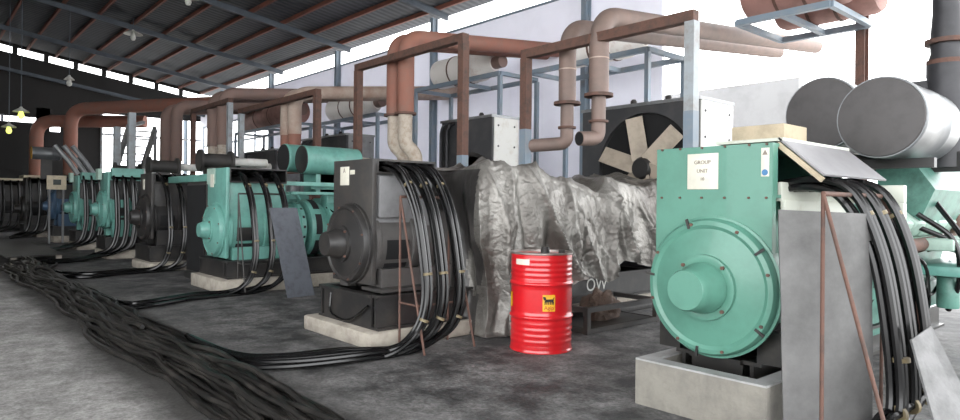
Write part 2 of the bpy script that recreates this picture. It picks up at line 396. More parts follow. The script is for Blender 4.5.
plinth(-10.76, -9.39, 3.35, 8.2, .20, label='pale concrete plinth under the green generator beside the leaning sheet')
plinth(-14.4, -13.1, 3.35, 8.2, .16, label='concrete plinth under the second black generator')
for x in (-17.0, -20.4, -24.1, -27.6): plinth(x-.6, x+.6, 3.3, 8, .2, label='concrete plinth of a far generator')

# ------------------------------------------------------------------ generator sets
def disc_cover(root, R, zc, m, y=0., flange=.03, hubm=None, hub_r=.125, hub_l=.3, bolts=True, cx=0.):
    prof = [(R, -y), (R, flange), (R*.965, flange+.004), (R*.955, flange+.035), (R*.93, flange+.055), (R*.87, flange+.062), (R*.82, flange+.05),
            (R*.55, flange+.075), (R*.46, flange+.08), (R*.455, flange+.105), (R*.38, flange+.11), (R*.33, flange+.10), (.0005, flange+.10)]
    c = MB().lathe(prof, (cx, 0, zc), (0, -1, 0), 72).build('end_cover', m, root)
    h = MB().lathe([(hub_r*1.25, flange+.1), (hub_r*1.22, flange+.16), (hub_r*1.02, flange+.2), (hub_r, hub_l-.02), (hub_r*.93, hub_l), (.0005, hub_l)], (cx, 0, zc), (0, -1, 0), 40).build('bearing_hub', hubm or m, c)
    if bolts:
        for k in range(8):
            a = 2*PI*(k+.35)/8; x, z = cx+math.cos(a)*R*.9, math.sin(a)*R*.9+zc
            MB().cyl((x, -flange-.045, z), (x, -flange-.07, z), .011, 6).build('bolt', 'rust', c)
        for k in range(4):
            a = 2*PI*(k+.5)/4; x, z = cx+math.cos(a)*R*.42, math.sin(a)*R*.42+zc
            MB().cyl((x, -flange-.1, z), (x, -flange-.125, z), .012, 6).build('bolt', 'rust', c)
    return c

def alternator(root, p):
    """front plane at y=0, axis along y"""
    m = p['m']; w = p['w']; R = p['R']; zc = p['zc']; zt = p['zt']; L = p['L']; zb = p.get('zb', zt-.27)
    fp = MB()
    if p.get('round'):
        poly = [(-w, zt), (w, zt), (w, zc)] + [(R*.97*math.cos(a), zc+R*.97*math.sin(a)) for a in [-PI*k/24 for k in range(1, 24)]] + [(-w, zc)]
        fp.prism(poly, 0, .05)
    else:
        fp.box(-w, w, 0, .05, zc-R*.9, zt, .006)
    f = fp.build('end_plate', m, root)
    disc_cover(root, R*p.get('cr', 1), zc, p.get('cm', m), hub_l=p.get('hl', .3), hub_r=p.get('hr', .125), hubm=p.get('hubm'), cx=p.get('cx', 0), flange=p.get('fl', .03))
    # barrel with ventilation ring
    b = MB().lathe([(R*.93, .05), (R*.93, .1), (R*.9, .11), (R*.9, L*.62), (R*.95, L*.63), (R*.95, L*.68), (R*.86, L*.69), (R*.86, L+.25), (R*.95, L+.26), (R*.95, L+.33)], (0, 0, zc), (0, 1, 0), 56).build('stator_barrel', p.get('bm', m), root)
    def patch(y0, y1, a0, a1, nm, mm, r):
        q = MB(); k = 6
        for i in range(k):
            A, B = a0+(a1-a0)*i/k, a0+(a1-a0)*(i+1)/k
            q.add([(r*math.cos(A), y0, zc+r*math.sin(A)), (r*math.cos(A), y1, zc+r*math.sin(A)), (r*math.cos(B), y1, zc+r*math.sin(B)), (r*math.cos(B), y0, zc+r*math.sin(B))], [(0,1,2,3)])
        q.build(nm, mm, b)
    rr = R*.93+.006
    patch(.16, .42, math.radians(-62), math.radians(-28), 'vent_opening', 'hole', rr-.01)
    patch(.16, .42, math.radians(-22), math.radians(6), 'vent_opening', p.get('ventm', 'hole'), rr-.01)
    patch(L+.275, L+.315, math.radians(-60), math.radians(70), 'vent_opening', 'hole', R*.95+.003)
    # body between barrel and terminal box
    s = MB().box(-w+.05, w-.05, .06, L, zc, zb, .01).build('stator_saddle', p.get('sm', m), root)
    # terminal box: open on the +x side, where the cables leave
    t = MB(); th = .02
    t.box(-w, w, .05, L, zt-th, zt); t.box(-w, -w+th, .05, L, zb, zt-th); t.box(-w+th, w, L-th, L, zb, zt-th)
    t.box(-w+th, w, .05, L-th, zb, zb+th); t.box(-w+th, w, .05, .07, zb+th, zt-th)
    t = t.build('terminal_box', p.get('tm', m), root, 0)
    MB().box(-w+.03, -w+.2, .09, L-.05, zb+.03, zt-.04).build('terminal_block', 'hole', t, 0)
    for (x) in (-1, 1):
        MB().box(x*R*.75-.08, x*R*.75+.08, .1, L+.2, p['sk']-.0, zc-R*.55).build('foot', p.get('fm', p.get('bm', m)), root)
    return t

def skid(root, p):
    z0, z1 = p['z0'], p['sk']; w = p.get('sw', .55); Ls = p.get('Ls', 4.6); m = p.get('skm', 'black')
    s = MB(); y0 = p.get('sy0', -.05)
    for sx in (-1, 1):
        x = sx*(w-.06)
        s.box(x-.06, x+.06, y0, Ls, z1-.025, z1); s.box(x-.06, x+.06, y0, Ls, z0, z0+.025); s.box(x-.012, x+.012, y0, Ls, z0+.025, z1-.025)
    for y in (y0, 1.6, Ls-.15):
        s.box(-w+.12, w-.12, y, y+.02, z0, z1-.03); s.box(-w+.12, w-.12, y-.03, y+.06, z1-.03, z1)
    s.box(-w+.07, w-.07, y0+.1, Ls-.1, z0+.02, z0+.03)
    return s.build('base_frame', m, root, 0)

def engine(root, p, y0=1.15, full=True):
    m = p['em']; zc = p['zc']; md = p.get('emd', m)
    _fh = MB().lathe([(.3, y0+.0), (.46, y0+.02), (.48, y0+.06), (.48, y0+.2), (.44, y0+.24), (.40, y0+.34), (.0005, y0+.34)], (0, 0, zc), (0, 1, 0), 40)
    fh = _fh.build('flywheel_housing', m, root)
    for (a0, a1) in ((-62, -22), (-10, 30), (42, 80)):
        q = MB()
        for i in range(6):
            A, B = math.radians(a0+(a1-a0)*i/6), math.radians(a0+(a1-a0)*(i+1)/6)
            q.add([(.484*math.cos(A), y0+.075, zc+.484*math.sin(A)), (.484*math.cos(A), y0+.185, zc+.484*math.sin(A)), (.484*math.cos(B), y0+.185, zc+.484*math.sin(B)), (.484*math.cos(B), y0+.075, zc+.484*math.sin(B))], [(0, 1, 2, 3)])
        q.build('guard_window', 'hole', fh)
    y1 = y0+.34; y2 = y1+1.75
    blk = [(-.34, zc-.42), (.34, zc-.42), (.4, zc-.05), (.46, zc+.22), (.30, zc+.42), (.12, zc+.30), (-.12, zc+.30), (-.30, zc+.42), (-.46, zc+.22), (-.4, zc-.05)]
    b = MB().prism(blk, y1, y2).build('engine_block', md, root)
    MB().box(-.26, .26, y1+.05, y2-.05, zc-.58, zc-.42, .03).build('oil_pan', md, root)
    MB().box(-.36, .36, y2, y2+.14, zc-.35, zc+.3, .05).build('gear_case', m, root)
    MB().box(-.13, .13, y1+.1, y2-.1, zc+.28, zc+.56, .04).build('aftercooler', m, root)
    if not full: return
    for sx in (-1, 1):
        for k in range(5):
            y = y1+.12+k*.33
            q = MB().box(-.1, .1, y, y+.28, 0, .16, .03)
            rot = Matrix.Rotation(sx*math.radians(38), 4, 'Y')
            q.v = [rot @ v + Vector((sx*.4, 0, zc+.33)) for v in q.v]
            q.build('rocker_cover', p.get('rm', m), root)
        e = MB().tube(bend([(sx*.58, y1+.1, zc+.22), (sx*.58, y2-.1, zc+.24), (sx*.5, y2+.05, zc+.6)], .15), .055, 12)
        for k in range(5):
            y = y1+.26+k*.33; e.cyl((sx*.42, y, zc+.15), (sx*.58, y, zc+.22), .035, 10)
        e.build('exhaust_manifold', 'rust', root)
        for k in range(3):
            y = y1+.35+k*.2
            MB().lathe([(.0005, 0), (.05, .01), (.055, .03), (.055, .21), (.045, .25), (.0005, .25)], (sx*.5, y, zc-.36), (0, 0, 1), 20).build('oil_filter', 'plate_white' if k % 2 else 'black', root)
        MB().tube(spline([(sx*.48, y1+.2, zc-.1), (sx*.62, y1+.5, zc-.3), (sx*.52, y1+1.0, zc-.05), (sx*.6, y1+1.5, zc-.25), (sx*.4, y2, zc)]), .018, 8).build('hose', 'cable', root)
        MB().tube(spline([(sx*.3, y1, zc+.35), (sx*.66, y1+.2, zc+.12), (sx*.6, y1+.7, zc-.2), (sx*.62, y1+1.2, zc+.05)]), .014, 8).build('hose', 'cable', root)
        MB().box(sx*.45-.06, sx*.45+.06, y1+1.0, y1+1.5, zc-.35, zc-.12, .02).build('fuel_pump', m, root)
        MB().lathe([(.0005, 0), (.11, .0), (.15, .03), (.15, .1), (.1, .13), (.09, .2), (.0005, .2)], (sx*.34, y2-.15, zc+.62), (0, 1, 0), 24).build('turbocharger', 'galv', root)

def air_filter(root, x, y, z, r, L, shell, endm, capr=.55):
    a = MB().lathe([(r, 0), (r*1.02, .02), (r*1.02, .05), (r, .06), (r, L*.62), (r*1.015, L*.63), (r*1.015, L*.67), (r, L*.68), (r, L-.03), (r*.8, L), (.0005, L)], (x, y, z), (0, 1, 0), 44).build('air_filter', shell, root)
    MB().lathe([(r*.98, .0), (r*.96, -.012), (r*.6, -.018), (r*.3, -.022), (.0005, -.024)], (x, y, z), (0, 1, 0), 44).build('filter_end_cap', endm, a)
    return a

# --- the nearest generator: green, round end cover
G1 = empty('generator', (-2.195, 3.92, 0), 'nearest green generator with a large round end cover and grey sloping lid', 'generator', 'generators in the row')
P1 = dict(cx=.02, fl=.012, cr=.975, fm='oil_black', m='teal', w=.405, R=.47, zc=.825, zt=1.735, L=1.1, zb=1.40, round=True, sk=.36, z0=.12, em='teal_dark', emd='teal_dark', rm='teal_pale', hl=.33, hr=.13, sw=.30, skm='oil_black', sy0=.1, Ls=4.2, tm='teal')
tb = alternator(G1, P1); skid(G1, P1); engine(G1, P1, 1.45)
for a in (.62, 3.02, -1.72, 1.9, -.6):     # slots and clips around the rim of the cover
    R = .458; x, z = .02+R*.93*math.cos(a), .825+R*.93*math.sin(a); tx, tz = math.cos(a), math.sin(a)
    MB().beam((x-tx*.035, -.074, z-tz*.035), (x+tx*.03, -.074, z+tz*.03), .016, .014, (0,1,0)).build('rim_clip', 'black', G1)
s = MB().box(-.165, .055, -.006, 0, 1.455, 1.69, .0015).build('unit_sign', 'label', G1)
for txt, z, sz in (('GROUP', 1.632, .035), ('UNIT', 1.575, .034), ('10', 1.522, .03)):
    lettering('lettering', txt, sz, lambda v: Vector((v.x-.055, -.008-v.z, v.y+z)), 'label_ink', s)
s = MB().box(.335, .385, -.004, 0, 1.53, 1.705, .001).build('safety_label', 'label', G1)
MB().prism([(.343, 1.662), (.377, 1.662), (.36, 1.694)], -.0055, -.004).build('warning_triangle', 'label_ink', s, 0)
MB().lathe([(.0005, 0), (.019, 0), (.019, .003), (.0005, .003)], (.36, -.003, 1.555), (0, -1, 0), 24).build('mandatory_symbol', 'blue_ink', s)
for x in (-.36, -.22, -.06, .1, .26, .37):
    MB().cyl((x, 0, 1.728), (x, -.012, 1.728), .008, 6).build('bolt', 'rust', G1)
    MB().cyl((x, 0, 1.40), (x, -.012, 1.40), .008, 6).build('bolt', 'rust', G1)
MB().quad((.39, .1, 1.765), (.66, .1, 1.53), (.66, 1.16, 1.53), (.39, 1.16, 1.765), .012).build('sloping_lid', 'lid_grey', G1)
MB().box(-.02, .42, .1, 1.18, 1.752, 1.772).build('lid_hinge_strip', 'cream', G1)
MB().beam((.39, .1, 1.735), (.655, .1, 1.505), .02, .03).build('lid_gusset', 'wood', G1)
MB().box(.36, .41, .12, 2.15, 1.38, 1.50, .006).build('cable_rail', 'cream', G1)
MB().box(.40, .43, .12, 1.15, 1.27, 1.385, .004).build('side_flange', 'cream', G1)
p = MB().box(.40, .79, 1.10, 1.16, 1.38, 1.50, .006); p.box(.74, .79, 1.10, 1.16, .75, 1.38, .006); p.build('cable_frame', 'cream', G1)
air_filter(G1, .465, 1.67, 2.04, .31, 1.0, 'filter_shell', 'filter_grey')
air_filter(G1, -.19, 2.27, 2.19, .325, 1.0, 'filter_shell', 'filter_grey')
b = MB().box(.15, .22, 1.75, 2.6, 1.7, 1.78); b.box(-.5, .75, 1.95, 2.02, 1.66, 1.735); b.box(-.5, .75, 2.75, 2.82, 1.66, 1.83); b.box(-.3,-.22, 2.5, 2.6, 1.3, 1.87); b.build('filter_bracket', 'black', G1)
q = MB().prism([(.28, 1.22), (.52, 1.16), (.66, 1.50), (.50, 1.74), (.22, 1.72)], 2.35, 3.9).build('charge_cooler', 'teal_dark', G1)
for y in (2.45, 2.8, 3.15, 3.5):
    MB().quad((.24, y, 1.75), (.49, y, 1.77), (.49, y+.16, 1.77), (.24, y+.16, 1.75), .02).build('cooler_cover', 'teal_pale', q)
MB().box(.3, .8, 2.3, 3.4, 1.0, 1.10, .02).build('fuel_rail', 'teal_pale', G1)
for k in range(3):
    MB().lathe([(.0005, 0), (.075, .01), (.08, .03), (.08, .26), (.06, .3), (.0005, .3)], (.72, 2.5+.24*k, .52), (0, 0, 1), 24).build('fuel_filter', 'plate_white' if k == 1 else 'teal_dark', G1)
MB().box(.45, .85, 2.3, 3.3, .80, .88, .01).build('filter_shelf', 'teal_light', G1)
for k, (a, b_, c_, d) in enumerate([((.55, 2.3, 1.3), (.78, 2.35, 1.1), (.82, 2.4, .8), (.7, 2.6, .5)), ((.6, 2.6, 1.4), (.85, 2.5, 1.05), (.92, 2.7, .75), (.75, 3.0, .55)), ((.5, 2.4, 1.2), (.9, 2.6, 1.0), (1.0, 2.9, .9), (.8, 3.3, .8))]):
    MB().tube(spline([a, b_, c_, d]), .022, 10).build('hose', 'cable', G1)
MB().tube(spline([(.5, 2.9, 1.05), (.75, 2.75, 1.0), (.86, 2.9, 1.02), (.84, 3.3, 1.15)]), .04, 12).build('coolant_pipe', 'galv', G1)
tag(MB().box(-2.42, -2.03, 4.62, 5.0, 1.746, 1.935, .006).build('wooden_box', 'wood'), 'pale wooden box lying on top of the nearest green generator', 'box')

# --- the black generator (second), engine hidden under the tarpaulin
G2 = empty('generator', (-5.69, 3.3, 0), 'black generator with tall end plate and bare steel tray, left of the red drum', 'generator', 'generators in the row')
P2 = dict(m='charcoal', w=.375, R=.43, zc=.94, zt=1.765, L=.75, zb=1.62, sk=.48, z0=.155, em='charcoal', emd='charcoal', hl=.30, hr=.12, cr=.93, sm='grey_paint', bm='dark_grey', skm='black', sw=.58, cm='black', Ls=4.4)
tb = alternator(G2, P2); sk = skid(G2, P2); engine(G2, P2, 1.1, False)
s = MB().box(-.23, -.06, -.006, 0, 1.515, 1.70, .0015)
s.v = [v for v in s.v]; s = s.build('maker_plate', 'label', G2)
lettering('lettering', 'A', .07, lambda v: Vector((v.x-.145, -.008-v.z, v.y+1.66)), 'label_ink', s)
MB().box(-.04, .05, -.005, 0, 1.62, 1.665, .001).build('small_tag', 'label', G2)
MB().prism([(.17, 1.16), (.2, 1.16), (.185, 1.19)], .02, .03).build('warning_sticker', 'yellow', G2, 0)
lettering('lettering', 'OW', .22, lambda v: Vector((.585+v.z, 3.12+v.x, .35+v.y)), 'plate_white', sk)
MB().box(.25, .375, .08, .40, 1.2, 1.6, .008).build('side_panel', 'grey_paint', G2)
MB().box(.2, .55, .0, .6, .5, .53).build('drip_tray_plate', 'charcoal', G2)
b = MB().tube(bend([(-.3, -.06, .42), (-.28, -.09, .22), (.1, -.09, .17), (.45, -.08, .38)], .2), .012, 8); b.build('drain_hose', 'cable', G2)

# --- the pale green generator (third)
P3 = dict(m='teal_light', w=.40, R=.46, zc=.90, zt=1.84, L=.95, zb=1.62, sk=.46, z0=.20, em='teal_light', emd='teal_light', hl=.26, hr=.11, cr=.9, skm='black', sw=.62, ventm='black', tm='black', Ls=4.4)
G3 = empty('generator', (-10.12, 3.52, 0), 'pale green generator with twin round air filters, on a black base by the leaning sheet', 'generator', 'generators in the row')
alternator(G3, P3); skid(G3, P3); engine(G3, P3, 1.35)
MB().box(-.4, -.05, -.012, -.002, 1.6, 1.84).build('terminal_cover', 'teal_pale', G3, 0)
MB().box(-.22, -.08, -.02, -.012, 1.55, 1.75).build('paper_tag', 'label', G3, 0)
air_filter(G3, .08, 1.35, 2.04, .235, 1.05, 'teal_light', 'black'); air_filter(G3, -.40, 1.25, 2.08, .24, .9, 'teal_light', 'hole')
MB().cyl((.06, 2.4, 2.02), (.06, 3.0, 2.0), .12, 20).build('intake_pipe', 'wrap', G3)
b = MB().box(-.35, .1, 1.6, 1.68, 1.5, 1.84); b.box(-.05, .12, 1.5, 2.2, 1.55, 1.62); b.box(.3, .36, .95, 2.6, 1.6, 1.66); b.build('filter_bracket', 'teal_light', G3)
for x in (-.3, .42): MB().box(x-.03, x+.03, 1.0, 2.9, 1.46, 1.5).build('support_rail', 'teal_light', G3)

# --- fourth: black with cables
P4 = dict(m='charcoal', w=.40, R=.46, zc=1.0, zt=1.86, L=.8, zb=1.68, sk=.46, z0=.16, em='teal_light', emd='charcoal', hl=.28, hr=.13, bm='black', sm='black', cm='black', skm='black', sw=.6, Ls=4.2)
G4 = empty('generator', (-14.0, 3.5, 0), 'black generator with a big drum-shaped body, third machine from the right of the row behind', 'generator', 'generators in the row')
G4['label'] = 'smaller black generator standing farther back, behind the pale green one'
alternator(G4, P4); skid(G4, P4); engine(G4, P4, 1.2)
MB().box(-.2, -.08, -.008, 0, 1.55, 1.75).build('paper_tag', 'label', G4, 0)
def top_pipes(root, x, y, z):
    MB().lathe([(.0005, 0), (.23, 0), (.23, .05), (.15, .06), (.15, .62), (.22, .63), (.22, .68), (.09, .69), (.0005, .69)], (x, y, z), (0, 1, 0), 28).build('intake_filter', 'charcoal', root)
    MB().cyl((x, y+.66, z), (x, y+1.45, z), .09, 20).build('silver_pipe', 'plate_white', root)
    MB().box(x-.06, x+.06, y+.2, y+.5, z-.5, z-.14).build('pipe_bracket', 'charcoal', root)
top_pipes(G4, 0, 1.0, 2.18); top_pipes(G4, -.5, 1.3, 2.12)
# --- the far ones: two small green machines, a blue one, and dim ones at the end
P5 = dict(m='teal_light', w=.38, R=.44, zc=1.12, zt=1.97, L=.7, zb=1.78, sk=.5, z0=.2, em='teal_light', emd='teal_light', hl=.26, hr=.12, skm='black', sw=.55, bm='teal_light', sm='black', Ls=4.2)
G5 = empty('generator', (-16.95, 3.35, 0), 'far green generator with black cables over its side, right one of the two', 'generator', 'generators in the row')
t5 = alternator(G5, P5); skid(G5, P5); engine(G5, P5, 1.1)
MB().box(.38, .56, .05, .7, 1.86, 2.05).build('cable_hood', 'teal_light', G5)
MB().box(-.36, -.1, -.1, -.02, 1.8, 2.05).build('paper_tag', 'teal_pale', G5)
top_pipes(G5, .1, .9, 2.15)
G6 = copy_tree(G5); G6.location = (-20.4, 3.35, .0); G6['label'] = 'far green generator with black cables over its side, left one of the two'
P7 = dict(P5, m='blue_eng', bm='blue_eng', tm='blue_eng', em='grey_paint', emd='blue_eng', cm='blue_eng')
G7 = empty('generator', (-24.1, 3.35, 0), 'dark blue generator behind the beige instrument panel at the far end', 'generator', 'generators in the row')
alternator(G7, P7); skid(G7, P7); engine(G7, P7, 1.1, False)
i = MB().box(1.0, 1.1, -.3, .2, 1.62, 2.04, .01).build('instrument_panel', 'beige', G7)
MB().box(1.1, 1.11, -.14, .06, 1.76, 1.92).build('gauge_window', 'screen', i)
MB().box(1.0, 1.08, -.25, -.2, .0, 1.62).build('panel_stand', 'grey_paint', G7); MB().box(1.0, 1.08, .1, .15, .0, 1.62).build('panel_stand', 'grey_paint', G7)
air_filter(G7, -.9, -.45, 2.8, .2, .8, 'filter_shell', 'yellow')
for k in range(3): MB().tube([(1.0+.05*k, -.1+.22*k, 2.95), (1.05, .25+.22*k, 2.5), (1.05, .5+.22*k, 2.1)], .07, 12).build('charge_pipe', 'galv', G7)
MB().box(-.95, -.85, -.2, .1, 1.97, 2.62).build('filter_bracket', 'charcoal', G7)
P8 = dict(P4, zt=2.05, zb=1.85)
G8 = empty('generator', (-27.6, 3.0, 0), 'dim dark generator with a tan top near the far gable wall', 'generator', 'generators in the row')
alternator(G8, P8); skid(G8, P8); engine(G8, P8, 1.2, False)
MB().box(-.5, .75, -.1, .75, 2.06, 2.14).build('tan_cover', 'beige', G8)
G9 = copy_tree(G8); G9.location = (-32.6, 2.7, 0); G9['label'] = 'farthest dark generator at the left edge of the view'

# control cabinet between the third and fourth machines
c = empty('control_cabinet', (-11.45, 3.62, 0), 'black upright control cabinet left of the pale green generator', 'cabinet')
MB().box(-.5, .5, .03, .6, .1, 1.66, .01).build('body', 'charcoal', c)
MB().box(-.42, .47, .005, .03, .15, 1.6, .006).build('door', 'hole', c)
MB().box(-.5, .5, .0, .6, .0, .1).build('plinth_base', 'black', c, 0)
tag(MB().box(-13.1, -10.97, 3.66, 3.98, 1.662, 1.78, .01).build('cable_tray', 'teal_light'), 'pale green cable tray lying over the top of the black control cabinet', 'cable tray')

# ------------------------------------------------------------------ cables over the side of each machine
def machine_cables(cx, fy, w, ztop, ys, per, drop, tailz, tail, lab, grp, r=.021, ties=True, span=.05):
    for bi, yb in enumerate(ys):
        for k in range(per):
            dx, dy = [(-.5, -.5), (.5, -.5), (-.5, .6), (.5, .6)][k % 4] if per > 1 else (0, 0)
            ox, oy = dx*span*.9+random.uniform(-.006, .006), dy*span+random.uniform(-.006, .006)
            x0 = cx+w; y0 = fy+yb+oy; bl = .045*bi
            pts = [(x0-.3, y0, ztop-.02+ox*.4), (x0-.02, y0, ztop+ox), (x0+drop*.42+ox, y0, ztop-.09+ox), (x0+drop*.78+ox, y0+.02, ztop-.40),
                   (x0+drop*.98+ox, y0+.03, ztop-.85), (x0+drop*1.06+ox, y0+.02, ztop-1.25), (x0+drop*1.0+ox, y0-.08, .18+tailz), (x0+drop*.93+ox*1.5, y0-.36-bl, .03+tailz+.04*(k//2))]
            for (tx, ty) in tail: pts.append((x0+drop+tx+ox*2.2+.07*(bi-1), ty+oy*2+.05*bi*0, .03+.035*(k // 2)+random.uniform(0, .015)))
            cb = MB().tube(spline(pts, 6), r, 8).build('power_cable', 'cable')
            tag(cb, lab, 'cable', grp)
            if ties and k == 0:
                sp = spline(pts, 6)
                for idx in (14, 26, 33):
                    if idx+1 < len(sp):
                        a = sp[idx]+Vector((span*.45-ox, -oy, 0)); d = (sp[idx+1]-sp[idx]).normalized()
                        q = MB().cyl(a-d*.012-cb.location, a+d*.012-cb.location, span*.85, 14); q.build('cable_tie', 'tie', cb)
machine_cables(-2.16, 3.93, .56, 1.49, [.25, .48, .76], 4, .38, 0, [(-.0, 3.6), (.1, 3.0), (.0, 2.2)], 'black power cable hanging from under the grey sloping lid of the nearest generator', 'cables of the nearest generator', .024, True, .056)
machine_cables(-5.69, 3.3, .375, 1.70, [.16, .34, .54], 4, .60, 0, [(-.15, 2.75), (-.3, 2.25), (-.6, 1.98), (-1.6, 1.9)], 'black power cable looping from the black generator beside the silver tarpaulin down to the floor', 'cables of the black generator', .022)
machine_cables(-10.12, 3.52, .40, 1.76, [.2, .45, .7], 3, .55, 0, [(.0, 2.9), (.35, 2.2), (.3, 1.95), (-.8, 1.85)], 'black power cable falling from the pale green generator behind the leaning sheet', 'cables of the pale green generator', .023)
machine_cables(-14.0, 3.5, .40, 1.82, [.15, .4, .62], 3, .6, 0, [(.05, 2.9), (.3, 2.2), (-.6, 1.85)], 'black power cable draped over the smaller black generator farther back', 'cables of the smaller black generator', .026)
machine_cables(-16.95, 3.35, .5, 1.86, [.12, .3, .48], 3, .18, .1, [(.2, 2.7), (.4, 2.1)], 'black power cable hanging on the right one of the two far green generators', 'cables of the right far green generator', .028, False, .06)
machine_cables(-20.4, 3.35, .5, 1.94, [.12, .3, .48], 3, .18, .1, [(.2, 2.7), (.4, 2.1)], 'black power cable hanging on the left one of the two far green generators', 'cables of the left far green generator', .028, False, .06)
machine_cables(-27.6, 3.0, .8, 2.0, [.1, .35, .6], 2, .15, .1, [(.2, 2.6)], 'dark cable hanging beside the tan-topped generator near the far wall', 'cables of the tan-topped generator', .04, False, .09)
machine_cables(-32.6, 2.7, .8, 2.0, [.1, .35, .6], 2, .15, .1, [(.2, 2.6)], 'dark cable hanging beside the farthest generator', 'cables of the farthest generator', .04, False, .09)

# rusty rod stands under the cable bundles
def rod_stand(x, ya, yb, zt, lab, spread=.4, rm='rust', brace=True):
    o = empty('cable_stand', (x, (ya+yb)/2, 0), lab, 'stand', 'rusty cable stands'); h = (yb-ya)/2
    MB().cyl((0, -h, zt), (0, h, zt), .014, 10).build('top_bar', rm, o)
    for s in (-1, 1):
        MB().cyl((0, s*h, zt), (.0, s*h*.98, 0), .011, 10).build('leg', rm, o)
        MB().cyl((0, s*h, zt), (spread, s*h, 0), .011, 10).build('leg', rm, o)
    if not brace: return
    MB().cyl((spread*.7, -h, zt*.3), (spread*.7, h, zt*.3), .01, 8).build('brace', rm, o)
    MB().cyl((0, -h, zt*.3), (spread*.7, -h, zt*.3), .01, 8).build('brace', rm, o)
rod_stand(-5.02, 3.42, 4.0, 1.40, 'rusty rod stand under the cables of the black generator')
rod_stand(-9.45, 3.6, 4.3, 1.45, 'thin dark rod stand under the cables of the pale green generator', .3, 'charcoal')
rod_stand(-1.43, 3.74, 4.7, 1.42, 'rusty rod stand in front of the tall grey sheet by the nearest generator', .37, 'rust', False)

# ------------------------------------------------------------------ loose sheets
def plate(name, pts, th, m, lab, cat='sheet'):
    return tag(MB().quad(*pts, th).build(name, m, None, 0), lab, cat)
q = MB(); kx = 10; kz = 12
pa = Vector((-1.665, 3.74, 0)); pb = Vector((-1.32, 4.18, 0)); nrm = (pb-pa).cross(Vector((0,0,1))).normalized()
vs = []
for side in (0, 1):
    for i in range(kx+1):
        for k in range(kz+1):
            u = i/kx; t = k/kz
            vs.append(pa.lerp(pb, u)+Vector((.035*(1-t)*(1-u)-.01*t, 0, 1.33*t-.02*u*t))+nrm*(.05*math.sin(u*PI)*(.5+.5*t)+.012*noise.noise((u*3, t*4, 1))+side*.008))
n1 = (kx+1)*(kz+1); fs = []
idx = lambda s, i, k: s*n1+i*(kz+1)+k
for i in range(kx):
    for k in range(kz):
        for s in (0, 1): fs.append([idx(s, i, k), idx(s, i+1, k), idx(s, i+1, k+1), idx(s, i, k+1)])
for i in range(kx): fs += [[idx(0, i, k), idx(0, i+1, k), idx(1, i+1, k), idx(1, i, k)] for k in (0, kz)]
for k in range(kz): fs += [[idx(0, i, k), idx(0, i, k+1), idx(1, i, k+1), idx(1, i, k)] for i in (0, kx)]
tag(q.add(vs, fs).build('metal_sheet', 'sheet'), 'tall grey sheet standing upright at the right side of the nearest generator', 'sheet')
plate('metal_sheet', [(-9.0, 3.88, 1.25), (-9.0, 4.30, 1.25), (-8.57, 4.38, 0), (-8.55, 3.96, 0)], .012, 'blue_sheet', 'blue-grey sheet leaning against the cables of the pale green generator')
plate('metal_sheet', [(-1.094, 4.061, 0.639), (-1.058, 4.284, 0.693), (-0.69, 4.143, 0.0), (-0.859, 3.844, 0.0)], .012, 'dull_sheet', 'short dull metal sheet leaning against the nearest cables in the bottom right corner')

